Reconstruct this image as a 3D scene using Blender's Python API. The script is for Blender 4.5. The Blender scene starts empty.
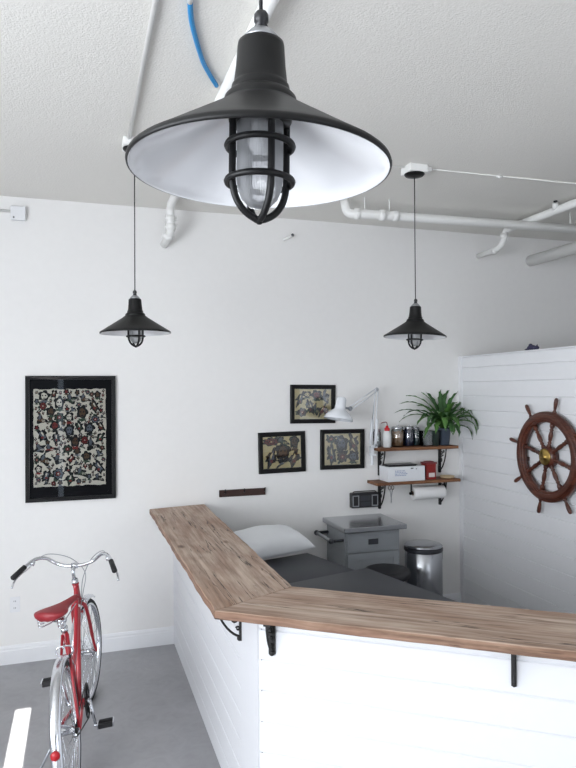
import bpy, math, random
from mathutils import Vector, Matrix
random.seed(7)
PI = math.pi
S = bpy.context.scene
COL = S.collection
R = math.radians

# ------------------------------------------------------------------ camera
CAM_Z = 2.0
yaw, pitch, roll = R(17.8716), R(0.6092), R(-0.3537)
fwd = Vector((math.sin(yaw)*math.cos(pitch), math.cos(yaw)*math.cos(pitch), math.sin(pitch)))
right = Vector((math.cos(yaw), -math.sin(yaw), 0)); up = right.cross(fwd)
r2 = right*math.cos(roll) + up*math.sin(roll)
u2 = -right*math.sin(roll) + up*math.cos(roll)
cd = bpy.data.cameras.new('camera'); cam = bpy.data.objects.new('camera', cd); COL.objects.link(cam)
cd.sensor_fit = 'HORIZONTAL'; cd.sensor_width = 36.0; cd.lens = 36.0*645.2/576.0
cd.clip_start = 0.05
M = Matrix(((r2.x, u2.x, -fwd.x, 0), (r2.y, u2.y, -fwd.y, 0), (r2.z, u2.z, -fwd.z, CAM_Z), (0, 0, 0, 1)))
cam.matrix_world = M
S.camera = cam

# ------------------------------------------------------------------ room size
D = 5.185      # back wall
CEIL = 3.458
XL, XR, YF = -3.3, 6.2, -2.5
PX = 3.333     # face of the partition

# ------------------------------------------------------------------ world, sun, daylight
w = bpy.data.worlds.new('sky'); S.world = w; w.use_nodes = True
bg = w.node_tree.nodes['Background']; bg.inputs[0].default_value = (0.72, 0.84, 1.0, 1); bg.inputs[1].default_value = 0.5

def area(name, loc, direction, sx, sy, power, color):
    l = bpy.data.lights.new(name, 'AREA'); l.shape = 'RECTANGLE'; l.size = sx; l.size_y = sy
    l.energy = power; l.color = color
    o = bpy.data.objects.new(name, l); COL.objects.link(o); o.location = loc
    o.rotation_euler = Vector(direction).to_track_quat('-Z', 'Y').to_euler()
    return o
sun = bpy.data.lights.new('sun', 'SUN'); sun.energy = 40.0; sun.angle = R(0.12); sun.color = (1.0, 0.97, 0.92)
so = bpy.data.objects.new('sun', sun); COL.objects.link(so)
so.rotation_euler = Vector((0, math.cos(R(23.3)), -math.sin(R(23.3)))).to_track_quat('-Z', 'Y').to_euler()
area('daylight_front', (2.1, YF+0.16, 1.75), (-0.1, 1, 0.16), 2.6, 2.6, 48, (0.90, 0.945, 1.0))
area('daylight_left', (XL+0.16, -0.05, 1.7), (1, 0.0, 0.12), 4.4, 2.4, 318, (0.90, 0.945, 1.0))
S.view_settings.view_transform = 'Standard'; S.view_settings.look = 'None'
S.view_settings.gamma = 1.0; S.view_settings.use_curve_mapping = False
S.view_settings.exposure = 0.04

# ------------------------------------------------------------------ materials
def lin(c):
    return tuple((x/255/12.92 if x/255 <= 0.04045 else ((x/255+0.055)/1.055)**2.4) for x in c) + (1,)
MATS = {}
def mat(name, rgb, rough=0.5, metal=0.0, noise=0.0, nscale=20.0, bump=0.0, bscale=60.0, coat=0.0, spec=0.5, trans=0.0, sheen=0.0):
    m = bpy.data.materials.new(name); m.use_nodes = True; nt = m.node_tree; b = nt.nodes['Principled BSDF']
    c = lin(rgb)
    b.inputs['Base Color'].default_value = c; b.inputs['Roughness'].default_value = rough
    b.inputs['Metallic'].default_value = metal; b.inputs['Specular IOR Level'].default_value = spec
    if coat: b.inputs['Coat Weight'].default_value = coat; b.inputs['Coat Roughness'].default_value = 0.08
    if trans: b.inputs['Transmission Weight'].default_value = trans
    if sheen: b.inputs['Sheen Weight'].default_value = sheen
    tc = nt.nodes.new('ShaderNodeTexCoord')
    n = nt.nodes.new('ShaderNodeTexNoise'); n.inputs['Scale'].default_value = nscale; n.inputs['Detail'].default_value = 5
    nt.links.new(tc.outputs['Object'], n.inputs['Vector'])
    mx = nt.nodes.new('ShaderNodeMix'); mx.data_type = 'RGBA'
    k = max(noise, 0.02)
    mx.inputs[6].default_value = tuple(x*(1-k) for x in c[:3])+(1,)
    mx.inputs[7].default_value = tuple(min(1, x*(1+k)) for x in c[:3])+(1,)
    nt.links.new(n.outputs['Fac'], mx.inputs[0]); nt.links.new(mx.outputs[2], b.inputs['Base Color'])
    if bump:
        n2 = nt.nodes.new('ShaderNodeTexNoise'); n2.inputs['Scale'].default_value = bscale; n2.inputs['Detail'].default_value = 4
        nt.links.new(tc.outputs['Object'], n2.inputs['Vector'])
        bp = nt.nodes.new('ShaderNodeBump'); bp.inputs['Strength'].default_value = bump; bp.inputs['Distance'].default_value = 0.01
        nt.links.new(n2.outputs['Fac'], bp.inputs['Height']); nt.links.new(bp.outputs['Normal'], b.inputs['Normal'])
    MATS[name] = m
    return m

def wood_mat(name, cols, cracks=True, rough=0.65, scale=1.0, bump=0.5, knots=True):
    """reclaimed board, grain along local x"""
    m = bpy.data.materials.new(name); m.use_nodes = True; nt = m.node_tree; L = nt.links
    b = nt.nodes['Principled BSDF']; b.inputs['Roughness'].default_value = rough
    tc = nt.nodes.new('ShaderNodeTexCoord')
    def mapped(sx, sy, sz, loc=(0, 0, 0)):
        mp = nt.nodes.new('ShaderNodeMapping'); mp.inputs['Scale'].default_value = (sx*scale, sy*scale, sz*scale)
        mp.inputs['Location'].default_value = loc
        L.new(tc.outputs['Object'], mp.inputs['Vector']); return mp
    def noise(mp, sc, det=6, dist=0.0, rgh=0.6):
        n = nt.nodes.new('ShaderNodeTexNoise'); n.inputs['Scale'].default_value = sc; n.inputs['Detail'].default_value = det
        n.inputs['Distortion'].default_value = dist; n.inputs['Roughness'].default_value = rgh
        L.new(mp.outputs[0], n.inputs['Vector']); return n
    def ramp(src, pts):
        r = nt.nodes.new('ShaderNodeValToRGB'); el = r.color_ramp.elements
        el[0].position, el[0].color = pts[0]; el[1].position, el[1].color = pts[-1]
        for p, c in pts[1:-1]:
            e = el.new(p); e.color = c
        L.new(src, r.inputs[0]); return r
    grain = noise(mapped(1.6, 34, 34), 1.3, 8, 0.35, 0.65)
    big = noise(mapped(1.2, 4.5, 4.5, (3, 1, 0)), 1.6, 4, 0.6)
    base = ramp(grain.outputs['Fac'], [(0.28, lin(cols[0])), (0.48, lin(cols[1])), (0.7, lin(cols[2]))])
    patch = ramp(big.outputs['Fac'], [(0.3, lin(cols[3])), (0.62, lin(cols[4]))])
    mx = nt.nodes.new('ShaderNodeMix'); mx.data_type = 'RGBA'; mx.blend_type = 'MULTIPLY'; mx.inputs[0].default_value = 0.9
    L.new(base.outputs[0], mx.inputs[6]); L.new(patch.outputs[0], mx.inputs[7])
    out = mx.outputs[2]
    white, dark = (1, 1, 1, 1), lin((62, 44, 36))
    if cracks:
        cr = noise(mapped(0.55, 11, 11, (0.4, 0.2, 0)), 1.7, 5, 0.25, 0.5)
        rr = ramp(cr.outputs['Fac'], [(0.0, white), (0.486, white), (0.498, dark), (0.502, dark), (0.514, white), (1.0, white)])
        mk = noise(mapped(1.3, 3.5, 3.5, (7, 2, 0)), 1.5, 3)
        mr = ramp(mk.outputs['Fac'], [(0.48, (0, 0, 0, 1)), (0.56, (1, 1, 1, 1))])
        m2 = nt.nodes.new('ShaderNodeMix'); m2.data_type = 'RGBA'; m2.blend_type = 'MULTIPLY'
        L.new(mr.outputs[0], m2.inputs[0]); L.new(out, m2.inputs[6]); L.new(rr.outputs[0], m2.inputs[7]); out = m2.outputs[2]
    if knots:
        v = nt.nodes.new('ShaderNodeTexVoronoi'); v.inputs['Scale'].default_value = 1.0
        nz = nt.nodes.new('ShaderNodeMix'); nz.data_type = 'VECTOR'
        mp = mapped(1.6, 3.6, 3.6, (.3, .1, 0)); L.new(mp.outputs[0], v.inputs['Vector'])
        kr = ramp(v.outputs['Distance'], [(0.02, lin((84, 64, 54))), (0.05, lin((170, 150, 140))), (0.09, white)])
        m3 = nt.nodes.new('ShaderNodeMix'); m3.data_type = 'RGBA'; m3.blend_type = 'MULTIPLY'; m3.inputs[0].default_value = 0.8
        L.new(out, m3.inputs[6]); L.new(kr.outputs[0], m3.inputs[7]); out = m3.outputs[2]
        nt.nodes.remove(nz)
    L.new(out, b.inputs['Base Color'])
    bp = nt.nodes.new('ShaderNodeBump'); bp.inputs['Strength'].default_value = bump; bp.inputs['Distance'].default_value = 0.004
    L.new(grain.outputs['Fac'], bp.inputs['Height']); L.new(bp.outputs['Normal'], b.inputs['Normal'])
    MATS[name] = m
    return m

def glass_mat(name, tint, clear=0.85, rough=0.02):
    m = bpy.data.materials.new(name); m.use_nodes = True; nt = m.node_tree; L = nt.links
    for n in list(nt.nodes): nt.nodes.remove(n)
    o = nt.nodes.new('ShaderNodeOutputMaterial'); t = nt.nodes.new('ShaderNodeBsdfTransparent')
    g = nt.nodes.new('ShaderNodeBsdfGlossy'); g.inputs['Roughness'].default_value = rough
    t.inputs[0].default_value = tint
    lw = nt.nodes.new('ShaderNodeFresnel'); lw.inputs['IOR'].default_value = 1.5
    ma = nt.nodes.new('ShaderNodeMath'); ma.operation = 'MULTIPLY_ADD'; ma.inputs[1].default_value = 1.0; ma.inputs[2].default_value = (1-clear)*0.3
    L.new(lw.outputs[0], ma.inputs[0])
    mx = nt.nodes.new('ShaderNodeMixShader'); L.new(ma.outputs[0], mx.inputs[0]); L.new(t.outputs[0], mx.inputs[1]); L.new(g.outputs[0], mx.inputs[2])
    L.new(mx.outputs[0], o.inputs[0]); MATS[name] = m; return m

def floor_mat():
    m = bpy.data.materials.new('polished_concrete'); m.use_nodes = True; nt = m.node_tree; L = nt.links
    b = nt.nodes['Principled BSDF']; tc = nt.nodes.new('ShaderNodeTexCoord')
    n = nt.nodes.new('ShaderNodeTexNoise'); n.inputs['Scale'].default_value = 1.7; n.inputs['Detail'].default_value = 9; n.inputs['Distortion'].default_value = 1.2
    L.new(tc.outputs['Object'], n.inputs['Vector'])
    r = nt.nodes.new('ShaderNodeValToRGB'); e = r.color_ramp.elements
    e[0].position = 0.25; e[0].color = lin((146, 146, 149)); e[1].position = 0.75; e[1].color = lin((166, 166, 169))
    L.new(n.outputs['Fac'], r.inputs[0])
    n3 = nt.nodes.new('ShaderNodeTexNoise'); n3.inputs['Scale'].default_value = 9; n3.inputs['Detail'].default_value = 6; n3.inputs['Distortion'].default_value = 2.0
    L.new(tc.outputs['Object'], n3.inputs['Vector'])
    r3 = nt.nodes.new('ShaderNodeValToRGB'); e = r3.color_ramp.elements
    e[0].position = 0.3; e[0].color = (0.91, 0.91, 0.91, 1); e[1].position = 0.6; e[1].color = (1, 1, 1, 1)
    L.new(n3.outputs['Fac'], r3.inputs[0])
    mx = nt.nodes.new('ShaderNodeMix'); mx.data_type = 'RGBA'; mx.blend_type = 'MULTIPLY'; mx.inputs[0].default_value = 1
    L.new(r.outputs[0], mx.inputs[6]); L.new(r3.outputs[0], mx.inputs[7]); L.new(mx.outputs[2], b.inputs['Base Color'])
    b.inputs['Roughness'].default_value = 0.28; b.inputs['Specular IOR Level'].default_value = 0.4
    MATS['floor'] = m; return m

floor_mat()
mat('wall_paint', (231, 230, 229), 0.75, noise=0.01, bump=0.03, bscale=90)
mat('ceiling_paint', (232, 230, 225), 0.9, noise=0.05, nscale=160, bump=0.35, bscale=110)
mat('shiplap_paint', (229, 230, 233), 0.38, noise=0.01)
mat('dimmed_shiplap_paint', (216, 217, 221), 0.4, noise=0.01)  # same white paint as the shiplap, darkened to offset strong light on the counter
mat('pipe_paint', (236, 236, 234), 0.4)
mat('black_metal', (9, 9, 10), 0.45, 0.0, spec=0.3)
mat('shade_black', (12, 12, 13), 0.42, 0.0, spec=0.3)
mat('enamel_white', (236, 237, 240), 0.16, coat=0.6)
mat('alu', (170, 172, 176), 0.35, 0.9)
mat('chrome', (215, 217, 222), 0.14, 1.0)
mat('fender_steel', (225, 227, 232), 0.2, 1.0)
mat('rubber', (28, 28, 30), 0.75)
mat('bike_red', (164, 28, 42), 0.28, coat=0.5)
mat('saddle_red', (138, 34, 42), 0.45)
mat('reflector', (170, 10, 28), 0.35)
mat('hose_blue', (20, 135, 198), 0.4)
mat('cast_iron', (26, 24, 24), 0.6)
mat('frame_black', (9, 8, 9), 0.5, spec=0.25)
mat('frame_lacquer', (8, 8, 11), 0.3, spec=0.3)
mat('mat_dark', (10, 10, 16), 0.7, spec=0.2)
mat('paper_cream', (222, 206, 156), 0.8, noise=0.12, nscale=9)
mat('paper_white', (222, 216, 204), 0.8, noise=0.1, nscale=6)
mat('ink_black', (20, 20, 24), 0.8)
mat('ink_red', (124, 44, 42), 0.8, noise=0.3, nscale=60)
mat('ink_green', (58, 76, 62), 0.8, noise=0.3, nscale=60)
mat('ink_brown', (90, 66, 48), 0.8, noise=0.3, nscale=60)
mat('ink_grey', (96, 102, 114), 0.8, noise=0.3, nscale=60)
mat('vinyl', (60, 62, 68), 0.5, bump=0.05, bscale=200)
mat('vinyl_stool', (34, 34, 38), 0.5)
mat('pillow_cotton', (236, 238, 241), 0.85, bump=0.15, bscale=9)
mat('cart_grey', (142, 146, 150), 0.45)
mat('steel_top', (176, 178, 182), 0.22, 0.9)
mat('steel_can', (176, 178, 182), 0.24, 1.0)
mat('dark_grey_plastic', (48, 50, 56), 0.4)
mat('black_plastic', (22, 22, 26), 0.35)
mat('white_plastic', (228, 229, 232), 0.4)
mat('lamp_white', (226, 229, 234), 0.25, coat=0.4)
mat('spring_grey', (150, 154, 160), 0.3, 0.8)
mat('bottle_plastic', (214, 216, 216), 0.35)
mat('cap_red', (190, 30, 40), 0.35)
mat('cap_dark_red', (120, 44, 48), 0.4)
mat('tan_sticks', (196, 158, 124), 0.7, noise=0.25, nscale=60)
mat('navy_fill', (38, 44, 74), 0.6, noise=0.2)
mat('teal_fill', (38, 66, 70), 0.6, noise=0.2)
mat('cotton_fill', (206, 208, 210), 0.9, noise=0.1)
mat('slate_pot', (70, 80, 94), 0.6)
mat('dark_pot', (34, 48, 44), 0.5)
mat('soil', (48, 38, 30), 0.9)
mat('leaf', (72, 112, 50), 0.5, noise=0.45, nscale=14)
mat('leaf_dark', (50, 90, 42), 0.5, noise=0.35, nscale=20)
mat('box_white', (226, 228, 232), 0.6)
mat('print_blue', (130, 146, 180), 0.6)
mat('red_box', (134, 28, 24), 0.35)
mat('label_white', (225, 215, 212), 0.6)
mat('dish_tan', (206, 184, 150), 0.6)
mat('paper_roll', (238, 238, 238), 0.9, bump=0.1, bscale=40)
mat('core_card', (120, 100, 82), 0.8)
mat('brass', (188, 158, 90), 0.28, 1.0)
mat('rail_wood', (54, 30, 24), 0.45, noise=0.3)
mat('shelf_edge_dark', (60, 42, 32), 0.6)
mat('added_blind_fabric', (214, 216, 220), 0.85)
mat('outlet_white', (226, 227, 230), 0.4)
mat('slot_dark', (70, 72, 78), 0.6)
mat('feather_blue', (52, 50, 78), 0.7)
wood_mat('bar_wood', [(128, 106, 92), (182, 163, 149), (210, 194, 181), (204, 178, 160), (255, 252, 248)])
wood_mat('bar_wood_edge', [(84, 62, 50), (146, 120, 102), (180, 154, 136), (174, 142, 124), (255, 250, 244)], knots=False)
wood_mat('shelf_wood', [(72, 46, 30), (124, 84, 56), (150, 108, 76), (180, 150, 130), (255, 250, 245)], cracks=False, rough=0.6)
wood_mat('helm_wood', [(48, 24, 17), (86, 46, 33), (108, 62, 46), (170, 140, 130), (255, 250, 245)], cracks=False, rough=0.35, bump=0.1, knots=False, scale=2)
glass_mat('pane_glass', (0.97, 0.98, 0.98, 1))
glass_mat('jar_glass', (0.90, 0.93, 0.94, 1), clear=0.6)

# ribbed lamp glass: clear with fine vertical ribs that catch the light
def ribbed():
    m = glass_mat('ribbed_glass', (0.80, 0.83, 0.86, 1), clear=0.75, rough=0.08); nt = m.node_tree; L = nt.links
    g = [n for n in nt.nodes if n.type == 'BSDF_GLOSSY'][0]
    tc = nt.nodes.new('ShaderNodeTexCoord'); gr = nt.nodes.new('ShaderNodeTexGradient'); gr.gradient_type = 'RADIAL'
    L.new(tc.outputs['Object'], gr.inputs[0])
    ma = nt.nodes.new('ShaderNodeMath'); ma.operation = 'MULTIPLY'; ma.inputs[1].default_value = 2*PI*56
    sn = nt.nodes.new('ShaderNodeMath'); sn.operation = 'SINE'
    L.new(gr.outputs['Fac'], ma.inputs[0]); L.new(ma.outputs[0], sn.inputs[0])
    bp = nt.nodes.new('ShaderNodeBump'); bp.inputs['Strength'].default_value = 1.0; bp.inputs['Distance'].default_value = 0.0015
    L.new(sn.outputs[0], bp.inputs['Height']); L.new(bp.outputs['Normal'], g.inputs['Normal'])
    # ribs are thicker glass: a slightly greyer tint on every rib
    t = [n for n in nt.nodes if n.type == 'BSDF_TRANSPARENT'][0]
    mr = nt.nodes.new('ShaderNodeMapRange'); mr.inputs[1].default_value = -1; mr.inputs[2].default_value = 1; mr.inputs[3].default_value = 0.84; mr.inputs[4].default_value = 1.0
    L.new(sn.outputs[0], mr.inputs[0]); L.new(mr.outputs[0], t.inputs[0])
    df = nt.nodes.new('ShaderNodeBsdfTranslucent'); df.inputs[0].default_value = (0.9, 0.92, 0.95, 1)
    d2 = nt.nodes.new('ShaderNodeBsdfDiffuse'); d2.inputs[0].default_value = (0.9, 0.92, 0.95, 1)
    m1 = nt.nodes.new('ShaderNodeMixShader'); m1.inputs[0].default_value = 0.5; L.new(df.outputs[0], m1.inputs[1]); L.new(d2.outputs[0], m1.inputs[2])
    L.new(bp.outputs['Normal'], d2.inputs['Normal'])
    o = [n for n in nt.nodes if n.type == 'OUTPUT_MATERIAL'][0]; src = o.inputs[0].links[0].from_socket
    m2 = nt.nodes.new('ShaderNodeMixShader'); m2.inputs[0].default_value = 0.28; L.new(src, m2.inputs[1]); L.new(m1.outputs[0], m2.inputs[2]); L.new(m2.outputs[0], o.inputs[0])
ribbed()

# ------------------------------------------------------------------ mesh helpers
def link(o, parent=None):
    COL.objects.link(o)
    if parent: o.parent = parent
    return o
def empty(name, loc=(0, 0, 0), rot=(0, 0, 0), label=None, cat=None, group=None):
    o = bpy.data.objects.new(name, None); o.empty_display_size = 0.1
    o.location = loc; o.rotation_euler = rot; COL.objects.link(o)
    return tag(o, label, cat, group)
def tag(o, label=None, cat=None, group=None, kind=None):
    if label: o['label'] = label
    if cat: o['category'] = cat
    if group: o['group'] = group
    if kind: o['kind'] = kind
    return o

class B:
    def __init__(s): s.v = []; s.f = []; s.m = []; s.mi = 0; s.sm = []
    def add(s, vs, fs, smooth=False):
        k = len(s.v); s.v += [Vector(p) for p in vs]
        for f in fs: s.f.append([i+k for i in f]); s.m.append(s.mi); s.sm.append(smooth)
        return s
    def box(s, x0, x1, y0, y1, z0, z1, M=None):
        vs = [Vector((x, y, z)) for z in (z0, z1) for y in (y0, y1) for x in (x0, x1)]
        if M: vs = [M @ p for p in vs]
        return s.add(vs, [(0, 2, 3, 1), (4, 5, 7, 6), (0, 1, 5, 4), (2, 6, 7, 3), (0, 4, 6, 2), (1, 3, 7, 5)])
    def prism(s, poly, z0, z1, M=None):
        n = len(poly)
        a = sum(poly[i][0]*poly[(i+1) % n][1]-poly[(i+1) % n][0]*poly[i][1] for i in range(n))
        if a < 0: poly = poly[::-1]
        vs = [Vector((x, y, z0)) for x, y in poly] + [Vector((x, y, z1)) for x, y in poly]
        if M: vs = [M @ p for p in vs]
        return s.add(vs, [tuple(range(n))[::-1], tuple(range(n, 2*n))] + [(i, (i+1) % n, n+(i+1) % n, n+i) for i in range(n)])
    def lathe(s, prof, n=32, M=None, smooth=True, cap=True):
        """prof: list of (r, z)"""
        vs = []; fs = []
        for r, z in prof:
            for k in range(n):
                a = 2*PI*k/n; vs.append(Vector((max(r, 1e-5)*math.cos(a), max(r, 1e-5)*math.sin(a), z)))
        for i in range(len(prof)-1):
            for k in range(n):
                fs.append((i*n+k, i*n+(k+1) % n, (i+1)*n+(k+1) % n, (i+1)*n+k))
        if cap:
            fs.append(tuple(range(n))[::-1]); fs.append(tuple(range((len(prof)-1)*n, len(prof)*n)))
        if M: vs = [M @ p for p in vs]
        return s.add(vs, fs, smooth)
    def tube(s, pts, r, n=10, closed=False, smooth=True, flat=None):
        pts = [Vector(p) for p in pts]; N = len(pts); rings = []
        rr = r if isinstance(r, (list, tuple)) else [r]*N
        prev = None; vs = []
        for i, p in enumerate(pts):
            if closed: t = (pts[(i+1) % N]-pts[i-1])
            else: t = pts[min(i+1, N-1)]-pts[max(i-1, 0)]
            t.normalize()
            if prev is None:
                a = Vector((0, 0, 1)) if abs(t.z) < 0.9 else Vector((1, 0, 0))
                u = t.cross(a).normalized()
            else:
                u = (prev - t*prev.dot(t)).normalized()
            v = t.cross(u); prev = u
            for k in range(n):
                an = 2*PI*k/n
                vs.append(p + u*math.cos(an)*rr[i] + v*math.sin(an)*rr[i])
        fs = []
        for i in range(N if closed else N-1):
            j = (i+1) % N
            for k in range(n): fs.append((i*n+k, i*n+(k+1) % n, j*n+(k+1) % n, j*n+k))
        if not closed: fs += [tuple(range(n))[::-1], tuple(range((N-1)*n, N*n))]
        return s.add(vs, fs, smooth)
    def bar(s, p, q, r, n=10): return s.tube([p, q], r, n)
    def ball(s, c, r, n=14, sc=(1, 1, 1)):
        c = Vector(c)
        prof = [(math.sin(PI*i/(n-1))*r, -math.cos(PI*i/(n-1))*r) for i in range(n)]
        return s.lathe(prof, n*2, Matrix.Translation(c) @ Matrix.Diagonal((*sc, 1)), cap=False)
    def build(s, name, mats, parent=None, world=False, bevel=0.0, xf=None, label=None):
        if not isinstance(mats, (list, tuple)): mats = [mats]
        me = bpy.data.meshes.new(name)
        vs = s.v
        if xf: vs = [xf(v) for v in vs]
        if world and parent:
            mi = parent.matrix_basis.inverted()
            vs = [mi @ v for v in vs]
        me.from_pydata([tuple(v) for v in vs], [], s.f)
        for m in mats: me.materials.append(MATS[m])
        for p, i, q in zip(me.polygons, s.m, s.sm): p.material_index = i; p.use_smooth = q
        me.update()
        import bmesh
        bm = bmesh.new(); bm.from_mesh(me)
        bmesh.ops.remove_doubles(bm, verts=bm.verts, dist=1e-6)
        bmesh.ops.recalc_face_normals(bm, faces=bm.faces); bm.to_mesh(me); bm.free()
        o = bpy.data.objects.new(name, me); link(o, parent)
        if bevel:
            md = o.modifiers.new('bevel', 'BEVEL'); md.width = bevel; md.segments = 2; md.limit_method = 'ANGLE'
        if label: o['label'] = label
        return o

def smooth_path(pts, k=6, closed=False):
    """Catmull-Rom"""
    P = [Vector(p) for p in pts]; n = len(P); out = []
    for i in range(n if closed else n-1):
        a, b, c, d = (P[(i-1) % n], P[i], P[(i+1) % n], P[(i+2) % n]) if closed else (P[max(i-1, 0)], P[i], P[i+1], P[min(i+2, n-1)])
        for j in range(k):
            t = j/k
            out.append(0.5*((2*b) + (c-a)*t + (2*a-5*b+4*c-d)*t*t + (-a+3*b-3*c+d)*t**3))
    if not closed: out.append(P[-1])
    return out
def arc_corner(pts, rad, k=6):
    """round the corners of a polyline"""
    P = [Vector(p) for p in pts]; out = [P[0]]
    for i in range(1, len(P)-1):
        a = (P[i-1]-P[i]); c = (P[i+1]-P[i]); r = min(rad, a.length*0.49, c.length*0.49)
        p0 = P[i]+a.normalized()*r; p1 = P[i]+c.normalized()*r
        for j in range(k+1):
            t = j/k; out.append(p0*(1-t)**2 + P[i]*2*t*(1-t) + p1*t*t)
    out.append(P[-1]); return out

# ------------------------------------------------------------------ the room
def st(b, name, m, bevel=0):
    o = b.build(name, m, bevel=bevel); o['kind'] = 'structure'; return o
st(B().box(XL-0.15, XR+0.15, YF-0.15, D+0.15, -0.12, 0), 'floor', 'floor')
st(B().box(XL-0.15, XR+0.15, YF-0.15, D+0.15, CEIL, CEIL+0.15), 'ceiling', 'ceiling_paint')
st(B().box(XL-0.15, XR+0.15, D, D+0.15, 0, CEIL), 'wall_back', 'wall_paint')
st(B().box(XR, XR+0.15, YF, D, 0, CEIL), 'wall_right', 'wall_paint')
# left wall with a window opening
wl = B(); wy0, wy1, wz0, wz1 = -2.3, 2.2, 0.5, 3.1
wl.box(XL-0.15, XL, YF, wy0, 0, CEIL); wl.box(XL-0.15, XL, wy1, D, 0, CEIL)
wl.box(XL-0.15, XL, wy0, wy1, 0, wz0); wl.box(XL-0.15, XL, wy0, wy1, wz1, CEIL)
st(wl, 'wall_left', 'wall_paint')
wf = B(); fx0, fx1, fz0, fz1 = 0.8, 3.5, 0.3, 3.15
SL0, SL1, SLZ = -0.392, -0.300, 3.045
wf.box(XL, -1.30, YF-0.15, YF, 0, CEIL); wf.box(-1.30, 0.62, YF-0.15, YF, SLZ, CEIL); wf.box(0.62, fx0, YF-0.15, YF, 0, CEIL); wf.box(fx1, XR, YF-0.15, YF, 0, CEIL)
wf.box(fx0, fx1, YF-0.15, YF, 0, fz0); wf.box(fx0, fx1, YF-0.15, YF, fz1, CEIL)
st(wf, 'wall_front', 'wall_paint')
# tall sliding door standing slightly open: the sun comes in through its gap
st(B().box(-1.32, SL0, YF-0.05, YF, 0.0, SLZ), 'door_1', 'mat_dark')
st(B().box(SL1, 0.64, YF-0.05, YF, 0.0, SLZ), 'dark_reflection_panel', 'mat_dark')  # unseen panel added to darken the poster glass reflection, edges the sun gap
b = B()
for k in range(3):
    x = [fx0, 2.1, fx1-0.05][k]; b.box(x, x+0.05, YF-0.10, YF-0.05, fz0, fz1)
b.box(fx0, fx1, YF-0.10, YF-0.05, fz0, fz0+0.05); b.box(fx0, fx1, YF-0.10, YF-0.05, fz1-0.05, fz1)
st(b, 'window_1', 'white_plastic')
b = B()
for k in range(4):
    y = [wy0, -0.8, 0.7, wy1-0.05][k]; b.box(XL-0.10, XL-0.05, y, y+0.05, wz0, wz1)
b.box(XL-0.10, XL-0.05, wy0, wy1, wz0, wz0+0.05); b.box(XL-0.10, XL-0.05, wy0, wy1, wz1-0.05, wz1)
st(b, 'window_2', 'white_plastic')
# unseen blinds added over both windows so sun enters only by the gap
b = B().box(fx0-0.05, fx1+0.05, YF+0.02, YF+0.03, fz0-0.1, fz1+0.1)
tag(b.build('added_blind', 'added_blind_fabric'), 'unseen pale fabric blind added to keep sun out of the front window', 'blind')
b = B().box(XL+0.02, XL+0.03, wy0-0.05, wy1+0.05, wz0-0.05, wz1+0.05)
tag(b.build('added_blind', 'added_blind_fabric'), 'unseen pale fabric blind added to close the left window', 'blind')

# baseboards (moulded profile)
def baseboard(name, x0, x1):
    b = B(); prof = [(0, 0), (0.016, 0), (0.016, 0.098), (0.012, 0.106), (0.012, 0.118), (0.006, 0.132), (0, 0.136)]
    vs = []; n = len(prof)
    for x in (x0, x1): vs += [(x, D-d, z) for d, z in prof]
    b.add(vs, [tuple(range(n)), tuple(range(n, 2*n))]+[(i, (i+1) % n, n+(i+1) % n, n+i) for i in range(n)])
    st(b, name, 'shiplap_paint')
baseboard('baseboard_back_left', XL, 0.705); baseboard('baseboard_back_right', 0.83, PX)

# shiplap boards: vertical plane through p0 along direction u, outward normal n
def shiplap(b, p0, u, n, length, zs, th=0.018, gap=0.0045, back=0.10):
    p0 = Vector((*p0, 0)); u = Vector((*u, 0)); n = Vector((*n, 0))
    Mx = Matrix(((u.x, n.x, 0, p0.x), (u.y, n.y, 0, p0.y), (0, 0, 1, 0), (0, 0, 0, 1)))
    b.box(0, length, -back, -th, zs[0], zs[-1], Mx)
    for a, c in zip(zs[:-1], zs[1:]):
        # chamfered board, tight joint
        c_ = 0.0050
        prof = [(-th, a), (-0.0065, a), (0, a+c_), (0, c-c_), (-0.0065, c), (-th, c)]
        vs = [Mx @ Vector((x, y, z)) for x in (0, length) for y, z in prof]; k = len(prof)
        b.add(vs, [tuple(range(k)), tuple(range(k, 2*k))]+[(i, (i+1) % k, k+(i+1) % k, k+i) for i in range(k)])
    return Mx
ST = 0.1277
zs = [0.0]+[0.882-ST*k for k in range(6, -1, -1)]+[1.009, 1.054]
zs = [z for z in zs if z >= 0]
if zs[1] < 0.03: zs.pop(1)
WX = 0.705; CY = 2.61
U = Vector((0.8032, -0.5957)); NN = Vector((-0.5957, -0.8032))
b = B(); shiplap(b, (WX, CY+0.005), (0, 1), (-1, 0), D-CY-0.005, zs, back=0.12)
b.box(WX-0.004, WX+0.01, CY, CY+0.30, 0, 1.054)       # flat corner board
st(b, 'wall_counter_left', 'dimmed_shiplap_paint')
b = B(); shiplap(b, (WX+U.x*0.004, CY+U.y*0.004), tuple(U), tuple(NN), 2.75, zs, back=0.12)
st(b, 'wall_counter_front', 'dimmed_shiplap_paint')
# little nail heads down the joint of the front panel
b = B()
for z in zs[1:-1]:
    p = Vector((WX, CY)) + U*0.014 + NN*0.0005
    b.ball((p.x, p.y, z), 0.0022, 8)
st(b, 'trim_1', 'slot_dark')
# partition
zp = [2.198-ST*k for k in range(17, -1, -1)]; zp = [0.0]+[z for z in zp if z > 0.03]+[2.296]
b = B(); shiplap(b, (PX, 0.6), (0, 1), (-1, 0), D-0.6, zp, back=0.14)
st(b, 'wall_partition', 'shiplap_paint')
st(B().box(PX-0.010, PX+0.15, 0.6, D, 2.296, 2.306), 'trim_2', 'shiplap_paint', 0.002)
st(B().box(PX-0.008, PX+0.002, D-0.05, D, 0, 2.296), 'trim_3', 'shiplap_paint')

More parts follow.
